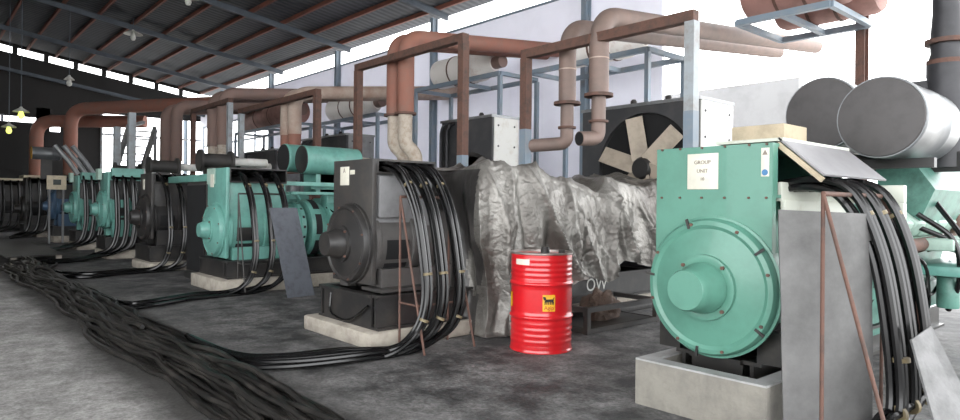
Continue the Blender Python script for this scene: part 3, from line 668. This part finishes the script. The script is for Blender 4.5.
# ------------------------------------------------------------------ tarpaulin over the engine
def ridged(p, oct=4):
    s = 0; a = 1; f = 1
    for _ in range(oct):
        s += a*(1-abs(noise.noise(Vector(p)*f))*2); a *= .5; f *= 2.1
    return s/1.9
def tarp():
    y0, y1 = 4.42, 8.15; xc, W = -5.66, .62
    def top(y):
        k = [(4.3, 1.74), (5.1, 1.80), (5.55, 1.62), (6.3, 1.52), (6.55, 1.68), (7.2, 1.62), (7.9, 1.75), (8.6, 1.65)]
        for (a, za), (b, zb) in zip(k, k[1:]):
            if a <= y <= b: t = (y-a)/(b-a); t = t*t*(3-2*t); return za+(zb-za)*t
        return k[0][1] if y < 4.3 else k[-1][1]
    def hem(y):
        k = [(3.0, .04), (5.0, .03), (5.3, .25), (5.7, .62), (6.2, .48), (6.6, .72), (7.3, .58), (9.5, .75)]
        for (a, za), (b, zb) in zip(k, k[1:]):
            if a <= y <= b: return za+(zb-za)*(y-a)/(b-a)
        return .5
    nf, nt, nw, nh = 60, 210, 50, 66        # rows down the front, along the top, across the top, down the side
    vs = []; np_ = nf+nt; nq = 24+nw+nh
    rf = random.Random(5); folds = [(4.46, 4.62, .16, .05), (4.78, 4.72, .10, .06), (5.08, 5.75, .15, .055), (5.3, 5.25, -.08, .09), (6.45, 6.95, .15, .06), (6.62, 6.2, .12, .05), (7.05, 7.5, .10, .06), (5.75, 6.15, .09, .05), (7.55, 7.3, .11, .07), (4.95, 4.95, -.09, .08), (5.95, 5.55, .07, .045)]
    for _ in range(22):
        a = rf.uniform(4.4, 8.1); folds.append((a, a+rf.uniform(-.5, .6), rf.uniform(.02, .06)*rf.choice((1, 1, -1)), rf.uniform(.03, .06)))
    def side_folds(y, d):
        v = 0
        for (a, b, h, w) in folds:
            c = a+(b-a)*min(d, 1.7)/1.3+.03*math.sin(d*4+a*7); q = abs(y-c)/w
            v += h*math.exp(-q)*min(1, .15+d*1.5)
        return v
    for i in range(np_+1):
        fp = max(0, (nf-i)/nf); yb = y0 if i <= nf else y0+(y1-y0)*(i-nf)/nt
        for j in range(nq+1):
            if j < 24: fq = (24-j)/24; xb = xc-W; sx = -1
            elif j <= 24+nw: fq = 0; xb = xc-W+2*W*(j-24)/nw; sx = 1
            else: fq = (j-24-nw)/nh; xb = xc+W; sx = 1
            zt = top(yb)
            dq = fq*(zt-(hem(yb) if sx > 0 else .6)); dp = fp*(zt-.04)
            d = max(dq, dp); mn = min(dq, dp)
            # deep hanging pleats, wider and softer towards the hem
            def pleat(s, seed, w):
                ph = s*w+1.3*noise.noise((s*.8, d*.25, seed))
                return .7-1.7*abs(math.sin(ph*.5))**.8
            def crum(p, f): return ridged((p[0]*f, p[1]*f, p[2]*f), 3)-.55
            s_side = yb*1.0+(.10+.22*math.sin(yb*2.3))*d; s_front = xb-.22*d
            rnd = .09*(1-math.exp(-d/.09)); g = min(1, d*1.3)
            x, y, z = xb, yb, zt-d-(.05 if d > 0 else 0)*(1-math.exp(-d/.08))
            big = noise.noise((x*1.1, y*1.1, z*1.1)); med = crum((x+9, y, z), 1.9); sml = crum((x, y+5, z), 4.6)
            wq = min(1, dq/max(dp, 1e-4)) if dq > 0 else 0; wp = min(1, dp/max(dq, 1e-4)) if dp > 0 else 0
            if d > 0:
                com = .09*g*big+.022*med+.012*sml
                outS = rnd+.13*d+g*.05*pleat(s_side, 2.2, 5)+side_folds(yb, d)+com
                outF = rnd+.06*d+g*(.07*pleat(s_front, 7.7, 11)+.03*pleat(s_front, 1.7, 23))+com
                x += sx*outS*wq; y -= outF*wp; z += .025*med*g
            else:
                e = min(1, (W-abs(xb-xc))/.2)
                z += .04*pleat(yb*.9+xb*.8, 4.4, 8)*(.3+.7*e)+.08*big+.03*med+.013*sml+.5*side_folds(yb+.5*(xb-xc-W), .35)
            vs.append(Vector((x, y, max(z, .012+.02*abs(noise.noise((x*4, y*4, 7)))))))
    fs = [[i*(nq+1)+j, (i+1)*(nq+1)+j, (i+1)*(nq+1)+j+1, i*(nq+1)+j+1] for i in range(np_) for j in range(nq)]
    o = MB().add(vs, fs).build('tarpaulin', 'tarp', None, 180)
    o.data.materials.append(M['tarp_shade'])  # second slot paints the shade of the front drape near-black
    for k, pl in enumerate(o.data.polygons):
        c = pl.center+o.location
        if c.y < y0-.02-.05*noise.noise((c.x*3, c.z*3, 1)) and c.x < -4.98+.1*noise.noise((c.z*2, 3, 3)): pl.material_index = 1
    tag(o, 'crumpled silver-grey tarpaulin thrown over the engine behind the red drum', 'tarpaulin')
tarp()

# ------------------------------------------------------------------ drum
D = empty('oil_drum', (-4.2, 4.46, 0), 'red steel oil drum standing in front of the silver tarpaulin', 'drum')
R = .285; pr = [(.0005, .004), (R-.012, .004), (R-.012, .0), (R+.006, .0), (R+.008, .012), (R, .022)]
for (a, b, kind) in ((.03, .29, 's'), (.29, .33, 'h'), (.33, .585, 'p'), (.585, .625, 'h'), (.625, .85, 's')):
    nn = 26 if kind == 's' else 8
    for i in range(nn):
        t = i/nn; z = a+(b-a)*t
        if kind == 'h': pr.append((R+.012*math.sin(PI*t), z))
        elif kind == 's': pr.append((R+(.0022*math.sin(2*PI*5*t) if .1 < t < .9 else 0), z))
        else: pr.append((R, z))
pr += [(R, .865)]
MB().lathe(pr, (0, 0, 0), (0, 0, 1), 64).build('body', 'red_drum', D, 50)
MB().lathe([(R, .862), (R+.008, .868), (R+.008, .88), (R-.006, .884), (R-.014, .878), (R-.016, .862), (.0005, .862)], (0, 0, 0), (0, 0, 1), 64).build('lid_rim', 'drum_top', D)
MB().cyl((.1, -.06, .862), (.1, -.06, .93), .045, 20, .035).build('bung', 'ink_black', D)
MB().cyl((.16, .1, .862), (.16, .1, .90), .03, 16).build('bung', 'ink_black', D)
view = math.atan2(-4.42, 4.17)   # towards the aisle
def on_drum(pts, faces, a0, z0, r): return [Vector((r*math.cos(a0-x/R), r*math.sin(a0-x/R), z0+z)) for (x, z) in pts], faces
def drum_patch(nm, m, a0, z0, w, h, r=R+.003, par=D):
    k = 8; pts = []; fs = []
    for i in range(k+1): pts += [(-w/2+w*i/k, 0), (-w/2+w*i/k, h)]
    for i in range(k): fs.append([2*i, 2*i+2, 2*i+3, 2*i+1])
    v, f = on_drum(pts, fs, a0, z0, r); return MB().add(v, f).build(nm, m, par, 0)
V = math.atan2(-4.42, 4.17)-.0
def ang(q): return math.asin(max(-.98, min(.98, (q-540)/31.)))   # place across the drum face -> angle around its axis
drum_patch('paper_label', 'label', V+ang(521)*1.0, .775, .155, .05)
y = drum_patch('yellow_sticker', 'yellow', V+ang(547.5)-.0, .375, .115, .145, R+.003)
def flat_on(nm, m, polys, a0, z0, par):
    b = MB()
    for poly in polys:
        v = [Vector(((R+.0055)*math.cos(a0+x/R), (R+.0055)*math.sin(a0+x/R), z0+z)) for (x, z) in poly]; b.add(v, [list(range(len(v)))])
    return b.build(nm, m, par, 0)
a0 = V+ang(547.5)
flat_on('black_beast_emblem', 'ink_black', [[(-.04,.085),(.035,.085),(.045,.1),(.04,.108),(-.03,.106)], [(-.045,.098),(-.025,.1),(-.03,.125),(-.05,.132),(-.055,.12)], [(.035,.1),(.05,.12),(.046,.126),(.03,.106)]]+[[(x, .06), (x+.008, .06), (x+.01, .088), (x, .088)] for x in (-.04, -.024, -.008, .008, .022, .034)], a0, .375, y)
vs, fs = text_mesh('Agip', .05)
MB().add([Vector(((R+.0055)*math.cos(a0+v.x/R), (R+.0055)*math.sin(a0+v.x/R), .405+v.y)) for v in vs], fs).build('lettering', 'red_ink', y, 0)
drum_patch('yellow_sticker', 'yellow', V+ang(510.5), .39, .06, .13)

# ------------------------------------------------------------------ low steel crate with scrap, beside the drum
D.scale = (1, 1, 1.025)
C = empty('steel_crate', (-4.62, 5.9, 0), 'low black steel crate frame on the floor right of the red drum', 'crate')
a = MB()
for z in (.03, .25):
    for (p, q) in (((.3, -.62), (.3, .62)), ((-.3, -.62), (-.3, .62)), ((-.3, -.62), (.3, -.62)), ((-.3, .62), (.3, .62))):
        a.beam((p[0], p[1], z), (q[0], q[1], z), .05)
a.build('rails', 'charcoal', C, 0)
for x in (-.3, .3):
    for y in (-.62, .62): MB().beam((x, y, 0), (x, y, .275), .055).build('post', 'charcoal', C, 0)
MB().box(-.29, .29, -.6, .6, .04, .05).build('bottom_sheet', 'oil_black', C, 0)
bm = bmesh.new(); bmesh.ops.create_icosphere(bm, subdivisions=4, radius=1)
vs = []
for v in bm.verts:
    d = 1+.45*noise.noise(v.co*1.6)+.2*noise.noise(v.co*4); vs.append((v.co.x*.17*d-4.66, v.co.y*.24*d+5.95, max(0, v.co.z+.35)*.22*d+.052))
fs = [[w.index for w in f.verts] for f in bm.faces]; bm.free()
tag(MB().add(vs, fs).build('scrap_lump', 'rock'), 'rusty brown heap of scrap lying in the low steel crate', 'scrap')
tag(MB().box(-4.98, -4.90, 4.9, 7.4, .0, .10, .01).build('steel_channel', 'black'), 'black steel channel lying along the plinth behind the low crate', 'beam')

# ------------------------------------------------------------------ heap of cables along the aisle
LH = 'dusty black cable lying in the long heap along the aisle floor'
for i in range(58):
    layer = i // 20; u = (i % 20)/19.
    base = 1.37+.58*u if layer == 0 else (1.44+.44*u if layer == 1 else 1.52+.28*u)
    s1, s2 = random.uniform(0, 50), random.uniform(0, 50); pts = []
    xs = -15.6+random.uniform(-.3, .6); xe = -1.9 if random.random() < .75 else random.uniform(-9, -3)
    k = 64
    for j in range(k+1):
        x = xs+(xe-xs)*j/k
        cen = .10*noise.noise((x*.35, 3, 0))+.0*x
        wid = .72+.28*noise.noise((x*.5, 9, 0))+.25
        if x < -14: wid *= 1+.5*(-14-x)
        yy = 1.66+(base-1.66)*wid+cen+.13*noise.noise((x*.7, s1, 0))+.045*noise.noise((x*2.2, s1, 4))
        hz = .022+layer*.05+.06*max(0, noise.noise((x*.6, s2, 2)))*(1+layer*.6)
        env = max(0, 1-((yy-1.66-cen)/.42)**2)
        zz = .022+(hz-.022)*env+.015*abs(noise.noise((x*3, s2, 1)))
        pts.append((x, yy, zz))
    tag(MB().tube(spline(pts, 2), random.choice((.019, .021, .023)), 6).build('floor_cable', 'old_cable'), LH, 'cable', 'cables in the floor heap')

# dark steel cover plates over the trench at the far left
for (pts, lab) in (([(-18.9, 1.35, .17), (-15.95, 1.45, .15), (-16.3, 2.5, .15), (-19.2, 2.5, .17)], 'dark steel cover plate lying over the far end of the cable heap'),
                   ([(-24.2, 1.2, .06), (-19.4, 1.2, .06), (-19.7, 2.6, .06), (-24.6, 2.6, .06)], 'dark steel plate on the floor behind the nearer cover plate'),):
    o = plate('cover_plate', pts, .02, 'charcoal', lab, 'plate')
b = MB()
for (x, y) in ((-16.2, 1.6), (-16.4, 2.4), (-18.8, 1.5), (-18.9, 2.4)): b.box(x-.05, x+.05, y-.05, y+.05, 0, .15)
tag(b.build('packing_block', 'concrete'), 'small concrete blocks propping the dark cover plate', 'block', None, 'stuff')

# ------------------------------------------------------------------ overhead exhaust pipes
def exhaust(pts, r, m, lab, flanges=(), lower=None, rb=.28, grp='exhaust pipes over the machines'):
    o = empty('exhaust_pipe', pts[0], lab, 'pipe', grp); L = Vector(pts[0])
    loc = [Vector(p)-L for p in pts]
    MB().tube(bend(loc, rb, 10), r, 20).build('pipe_run', m, o)
    for (z, rr) in flanges:
        MB().cyl(Vector((loc[0].x, loc[0].y, z-L.z-.02)), Vector((loc[0].x, loc[0].y, z-L.z+.02)), rr, 24).build('flange', 'rust', o)
    if lower:
        q = [Vector(p)-L for p in lower[0]]; MB().tube(bend(q, lower[2], 8), lower[1], 18).build('lower_pipe', lower[3], o)
    return o
R1 = .107
def run(x, y, z0, zt, y1, dx=.0): return [(x, y, z0), (x, y, zt), (x+dx, y1, zt+R1*(y1-y))]
for k, (x, y, zt, r) in enumerate(((-5.98, 6.83, 3.80, .12), (-5.25, 6.6, 3.76, .127))):
    o = exhaust(run(x, y, 2.72, zt, 13.3), r, 'brown_pipe', ['left one of the two brown pipes hanging open above the silver tarpaulin', 'right one of the two brown pipes hanging open above the silver tarpaulin'][k], ((2.74, .185), ),
        ([(x, y, 2.74), (x, y, 2.19), ((x-.52 if k == 0 else x-.06), (y-.20 if k == 0 else y-.3), 2.17)], .092, .11, 'brown_pipe'), .36)
    L = o.location
    MB().cyl((0, 0, 2.39-L.z), (0, 0, 2.42-L.z), .125, 20).build('flange', 'rust', o)
    e = Vector(((x-.52 if k == 0 else x-.06), (y-.20 if k == 0 else y-.3), 2.17)); d = (e-Vector((x, y, 2.19))).normalized(); e -= L
    MB().cyl(e-d*.005, e+d*.004, .082, 20).build('pipe_mouth', 'hole', o)
    MB().cyl((0, 0, 3.20-L.z), (0, 0, 3.215-L.z), r+.004, 20).build('weld_band', 'tanpipe', o)
for k, (x, y) in enumerate(((-10.28, 6.85), (-9.92, 6.85))):
    exhaust(run(x, y, 3.0, 4.38, 11.4), .155, 'rust_red' if k == 0 else 'rust_red', ['left one of the two rust-red pipes rising behind the black generator', 'right one of the two rust-red pipes rising behind the black generator'][k], ((2.98, .2),),
        ([(x, y, 3.0), (x, y, 2.42), (x+.1, y+.15, 2.25), (x+.1, y+.2, 1.9)], .13, .1, 'wrap'), .34)
for k, (x, y) in enumerate(((-14.6, 6.7), (-14.2, 6.7))):
    exhaust(run(x, y, 2.9, 3.85, 12, .85), .16, 'tanpipe', ['left one of the tan pair of pipes behind the pale green generator', 'right one of the tan pair of pipes behind the pale green generator'][k], ((2.5, .22),),
        ([(x, y, 2.9), (x, y, 2.0)], .15, .1, 'rust_red'), .34)
for k, (x, y) in enumerate(((-19.3, 6.6), (-18.5, 6.6))):
    exhaust(run(x, y, 2.9, 4.35, 12), .17, 'rust_pipe', ['left one of the next tan pair of pipes, farther along the row', 'right one of the next tan pair of pipes, farther along the row'][k], (),
        ([(x, y, 2.9), (x, y, 2.0)], .15, .1, 'wrap'), .36)
for k, (x, y) in enumerate(((-23.6, 6.5), (-22.4, 6.5))):
    exhaust(run(x, y, 2.6, 4.4, 12), .18, 'rust_pipe', ['left one of the slim far pair of rusty pipes', 'right one of the slim far pair of rusty pipes'][k], (),
        ([(x, y, 2.6), (x, y, 1.9)], .15, .1, 'wrap'), .36)
exhaust([(-30.3, 4.8, 2.3), (-30.3, 4.8, 4.92), (-26.5, 8.2, 5.1), (-24.0, 10.6, 5.2)], .25, 'rust_red', 'thick rust-red pipe bending over at the far end of the row', (), None, .7)
exhaust([(-33.3, 4.03, 2.0), (-33.3, 4.03, 4.65), (-30.6, 7.6, 4.7)], .26, 'rust_red', 'farthest thick dark red pipe by the gable wall', (), None, .7)
o = exhaust([(-1.59, 6.8, 1.7), (-1.59, 6.8, 2.5), (-1.61, 6.8, 5.2)], .105, 'dark_pipe', 'dark vertical stack above the air filters of the nearest generator', ((2.80, .165), (2.62, .15)), None, .1)
MB().lathe([(.17, 0), (.17, 2.3-1.7), (.13, 2.42-1.7), (.15, 2.5-1.7), (.15, 2.6-1.7), (.12, 2.7-1.7), (.125, 2.8-1.7), (.105, 3.1-1.7)], (0, 0, 0), (0, 0, 1), 24).build('expansion_bellows', 'dark_pipe', o)
MB().box(-.32, -.1, -.03, .03, .66, .78).build('bracket', 'dark_pipe', o)
# steel frames carrying the pipes
def frame(xa, xb, y, z, m, lab, low=None, w=.1):
    o = empty('pipe_support_frame', (xa, y, 0), lab, 'frame', 'pipe support frames'); d = xb-xa
    MB().box(-.05, d+.05, -w/2, w/2, z-.12, z).build('crossbeam', 'rust' , o, 0)
    for x, mm in ((0, m[0]), (d, m[1])):
        zz = low or 0
        MB().box(x-w/2, x+w/2, -w/2, w/2, zz, z-.12).build('post', mm, o, 0)
        if low: MB().box(x-w/2-.001, x+w/2+.001, -w/2-.001, w/2+.001, 0, zz).build('painted_post_foot', 'blue_steel', o, 0)
frame(-6.51, -3.91, 6.55, 3.52, ('rust', 'grey_steel'), 'rusty pipe frame standing over the silver tarpaulin', 2.4, .12)
frame(-11.1, -7.9, 6.55, 4.02, ('rust', 'rust'), 'rusty pipe frame standing behind the black generator', 2.1, .13)
frame(-16.8, -12.6, 6.45, 3.72, ('grey_steel', 'rust'), 'pipe frame with one grey post behind the pale green generator', None, .13)
frame(-20.6, -17.6, 6.45, 4.1, ('rust', 'grey_steel'), 'pipe frame in the middle of the far row', None, .13)
for (x, y, z, lab) in ((-19.9, 4.6, 3.75, 'right pale blue post standing behind the far green generators'), (-21.6, 4.6, 3.5, 'left pale blue post standing behind the far green generators')):
    tag(MB().box(x-.09, x+.09, y-.09, y+.09, 0, z, .01).build('steel_post', 'grey_steel'), lab, 'post', 'pale blue posts')
o = empty('steel_stair', (-28.4, 6.0, 0), 'grey slanting steel stair seen against the bright far opening', 'stair')
for y in (0, .9):
    MB().beam((-2.6, y, .3), (2.0, y, 4.0), .12, .26).build('stringer', 'galv', o, 0)
s = MB()
for k in range(14): t = (k+.5)/14; s.box(-2.6+4.6*t-.14, -2.6+4.6*t+.14, 0, .9, .3+3.7*t, .34+3.7*t)
s.build('treads', 'galv', o, 0)
MB().beam((2, 0, 4.0), (4, 0, 4.0), .1).build('landing_beam', 'galv', o, 0); MB().beam((2, .9, 0), (2, .9, 4), .1).build('landing_post', 'galv', o, 0); MB().beam((2, 0, 0), (2, 0, 4), .1).build('landing_post', 'galv', o, 0)

# ------------------------------------------------------------------ mufflers on blue racks by the wall
def rack(x0, x1, y0, y1, z, lab, posts=True):
    o = empty('muffler_rack', ((x0+x1)/2, y0, 0), lab, 'rack', 'blue muffler racks'); h = (x1-x0)/2; d = y1-y0; w = .08
    b = MB()
    for y in (0, d): b.box(-h, h, y-w/2, y+w/2, z-.09, z)
    for x in (-h, 0, h): b.box(x-w/2, x+w/2, 0, d, z-.085, z-.005)
    b.build('top_frame', 'blue_steel', o, 0)
    for x in (-h, h) if posts else ():
        for y in (0, d): MB().box(x-w/2, x+w/2, y-w/2, y+w/2, 0, z-.09).build('post', 'blue_steel', o, 0)
def muffler(x0, x1, y, z, r, m, lab, cone=True):
    o = empty('muffler', ((x0+x1)/2, y, z-r), lab, 'muffler', 'mufflers on the racks'); h = (x1-x0)/2
    MB().lathe([(.0005, -h), (r*.8, -h), (r*.86, -h+.01), (r*.86, -h+.05), (r, -h+.06), (r, h*.55), (r*.97, h*.6), (r*.5, h), (r*.42, h), (.0005, h)] if cone else
               [(.0005, -h), (r*.9, -h), (r, -h+.08), (r, h-.08), (r*.9, h), (.0005, h)], (0, 0, r), (1, 0, 0), 36).build('shell', m, o)
    for x in (-h*.3, h*.25): MB().lathe([(r+.012, x-.02), (r+.012, x+.02)], (0, 0, r), (1, 0, 0), 36).build('band', 'rust', o)
    MB().cyl((h-.02, 0, r), (h+.25, 0, r), r*.4, 20).build('outlet', 'rust_pipe', o)
    MB().cyl((-h-.02, 0, r), (-h-.01, 0, r), r*.72, 30).build('end_disc', 'rust_pipe' if m == 'muffler' else 'grey_paint', o)
rack(-12.9, -9.9, 9.2, 10.3, 4.1, 'blue steel rack by the white wall behind the rust-red pipes')
muffler(-12.6, -10.6, 9.7, 4.45, .345, 'muffler', 'pale round muffler on the rack behind the rust-red pipes')
rack(-9.05, -6.3, 9.2, 10.3, 3.98, 'blue steel rack by the end of the white wall behind the brown pipes')
muffler(-8.35, -6.7, 9.7, 4.28, .29, 'muffler', 'pale muffler half hidden behind the two brown open pipes')
rack(-4.75, -3.45, 9.2, 10.68, 4.1, 'blue steel bracket on the rusty column in the bright opening, carrying the reddish mufflers', False)
muffler(-4.7, -3.3, 9.5, 4.52, .40, 'muffler_rust', 'large reddish muffler on the rack in the bright opening', False)
muffler(-4.6, -3.2, 10.32, 4.48, .37, 'muffler_rust', 'second reddish muffler behind the large one in the bright opening', False)
rack(-18.4, -14.6, 9.2, 10.3, 3.7, 'blue steel rack behind the tan pair of pipes')
rack(-24.5, -19.6, 9.2, 10.3, 3.9, 'far blue steel rack under the long reddish tank')
muffler(-24.6, -20.2, 9.7, 4.35, .42, 'muffler_rust', 'long reddish tank on the far blue rack', False)
muffler(-17.8, -15.4, 9.7, 4.1, .36, 'muffler', 'pale tan muffler on the rack behind the tan pair of pipes')
def hpipe(pts, r, m, lab): return tag(MB().tube([Vector(p) for p in pts], r, 20).build('overhead_pipe', m), lab, 'pipe')

# ------------------------------------------------------------------ radiators with fans
def radiator(x0, x1, y0, dep, z0, z1, lab, fan=None, side='plate_white'):
    cx = (x0+x1)/2; o = empty('radiator', (cx, y0, 0), lab, 'radiator', 'radiators behind the engines'); h = (x1-x0)/2
    b = MB(); b.box(-h, h, .06, dep, z0, z1); b.build('core_box', 'radiator', o, 0)
    f = MB()
    if fan:
        fx, fz, fr = fan[0]-cx, fan[1], fan[2]; n = 48; vs = []; fs = []
        def edge(a):
            c, s = math.cos(a), math.sin(a); ts = []
            if c > 1e-6: ts.append((h-fx)/c)
            if c < -1e-6: ts.append((-h-fx)/c)
            if s > 1e-6: ts.append((z1-fz)/s)
            if s < -1e-6: ts.append((z0-fz)/s)
            t = min(ts); return (fx+c*t, fz+s*t)
        A = sorted(set([2*PI*k/n for k in range(n)]+[math.atan2(z-fz, x-fx) % (2*PI) for x in (-h, h) for z in (z0, z1)]))
        for y in (-.02, .06):
            for a in A: vs.append((fx+fr*math.cos(a), y, fz+fr*math.sin(a))); e = edge(a); vs.append((e[0], y, e[1]))
        K = len(A)
        for i in range(K):
            j = (i+1) % K
            fs.append([2*i, 2*i+1, 2*j+1, 2*j]); fs.append([2*K+2*i, 2*K+2*j, 2*K+2*j+1, 2*K+2*i+1])
            fs.append([2*i, 2*j, 2*K+2*j, 2*K+2*i]); fs.append([2*i+1, 2*K+2*i+1, 2*K+2*j+1, 2*j+1])
        f.add(vs, fs); sh = f.build('fan_shroud', 'radiator', o, 0)
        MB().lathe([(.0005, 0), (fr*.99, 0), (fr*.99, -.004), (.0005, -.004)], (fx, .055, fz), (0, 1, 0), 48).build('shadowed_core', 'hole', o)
        hb = MB().lathe([(.0005, -.16), (.14, -.16), (.17, -.12), (.17, 0), (.0005, 0)], (fx, .04, fz), (0, 1, 0), 28).build('fan_hub', 'black', o)
        for k in range(6):
            a = 2*PI*k/6+fan[3]; q = MB().box(-.13, .13, -.006, .006, .13, fr*.94)
            m = Matrix.Translation((fx, -.06, fz)) @ Matrix.Rotation(a, 4, 'Y') @ Matrix.Rotation(.35, 4, 'Z')
            q.v = [m @ v for v in q.v]; q.build('fan_blade', 'fan', hb)
    else:
        f.box(-h, h, 0, .06, z0, z1).build('grille', 'radiator', o, 0)
        for x in (-h*.85, -h*.6): MB().tube(bend([(x, -.01, z0+.3), (x, -.12, z0+.4), (x, -.12, z1-.2), (x+.1, -.12, z1-.05), (x+.1, .1, z1-.02)], .08), .03, 10).build('coolant_pipe', 'dark_pipe', o)
        MB().lathe([(.7, -.02), (.7, .0), (.62, .0), (.62, -.02)], (h*.25, -.0, (z0+z1)/2), (0, 1, 0), 40).build('fan_ring', 'black', o)
    MB().box(h, h+.02, .05, dep, z0, z1).build('side_plate', side, o, 0)
    s = MB()
    for y in (.15, dep-.12):
        for k in range(7): z = z0+.15+k*(z1-z0-.3)/6; s.cyl((h+.02, y, z), (h+.03, y, z), .02, 8)
    s.build('side_bolts', 'dark_pipe', o)['kind'] = 'stuff'
    MB().box(-h-.03, h+.03, -.03, dep+.02, z1, z1+.05).build('header_tank', 'galv', o, 0)
    for x in (.05, .35): MB().lathe([(.0005, 0), (.05, 0), (.05, .07), (.03, .1), (.0005, .1)], (x*h*2-.3, .2, z1+.05), (0, 0, 1), 16).build('filler_cap', 'black', o)
    for x in (-h+.1, h-.1): MB().box(x-.08, x+.08, .05, dep, 0, z0).build('leg', 'radiator', o, 0)
radiator(-6.95, -4.87, 8.35, .95, .3, 2.85, 'dark radiator with a big tan-bladed fan behind the silver tarpaulin', (-5.76, 1.90, .84, -.2))
radiator(-10.75, -9.2, 8.35, .7, .3, 3.0, 'dark radiator with a pale side plate behind the black generator')
radiator(-17.2, -14.7, 8.35, .8, .3, 3.05, 'dark radiator behind the air filters of the pale green generator', None, 'grey_paint')
radiator(-21.5, -19.0, 8.35, .8, .3, 2.9, 'dark radiator far behind the smaller black generator', None, 'grey_paint')

# ------------------------------------------------------------------ lamps
def pendant(x, y, z, lab, m='lamp', glow=None, r=.3):
    o = empty('pendant_lamp', (x, y, z), lab, 'lamp', 'pendant lamps')
    MB().lathe([(.03, .16), (.05, .12), (r*.9, .03), (r, 0), (r*.96, .0), (r*.85, .02), (.04, .1)], (0, 0, 0), (0, 0, 1), 28).build('lamp_shade', m, o)
    MB().lathe([(.0005, -.22), (.06, -.2), (.09, -.12), (.06, -.02), (.04, .08), (.0005, .08)], (0, 0, 0), (0, 0, 1), 20).build('bulb', glow or m, o)
    MB().cyl((0, 0, .1), (0, 0, roofz(y)-z-.02), .012, 8).build('hanging_rod', 'rafter', o)
pendant(-24.6, 5.7, 7.0, 'white pendant lamp hanging below the roof, the middle one of three')
pendant(-18.9, 5.75, 6.95, 'white pendant lamp nearest the camera at the top edge')
pendant(-25.6, 4.0, 5.35, 'small white pendant lamp hanging low in front of the dark gable wall', 'lamp', None, .16)
pendant(-23.9, 2.5, 3.95, 'right one of the yellow-green lit lamps at the far left', 'lamp', 'lampon', .22)
pendant(-27.1, 2.5, 3.75, 'left one of the yellow-green lit lamps at the far left', 'lamp', 'lampon', .22)

# ------------------------------------------------------------------ camera, light
cam = bpy.data.cameras.new('camera'); co = bpy.data.objects.new('camera', cam); COL.objects.link(co)
cam.sensor_width = 36; cam.lens = 650/960*36; cam.shift_y = -7/960; cam.clip_end = 300
co.location = (0, 0, 1.35); co.rotation_euler = (Matrix.Rotation(math.asin(.75186), 3, 'Z') @ Matrix.Rotation(PI/2, 3, 'X') @ Matrix.Rotation(math.radians(ROLL), 3, 'Z')).to_euler(); sc.camera = co
w = bpy.data.worlds.new('sky'); sc.world = w; w.use_nodes = True
bg = w.node_tree.nodes['Background']; bg.inputs['Color'].default_value = (.97, .985, 1, 1); bg.inputs['Strength'].default_value = 3.2
sc.view_settings.view_transform = 'Standard'; sc.view_settings.look = 'None'; sc.view_settings.gamma = 1; sc.view_settings.use_curve_mapping = False
sc.view_settings.exposure = .9
sc.cycles.use_denoising = True
sc.cycles.max_bounces = 8; sc.cycles.diffuse_bounces = 5
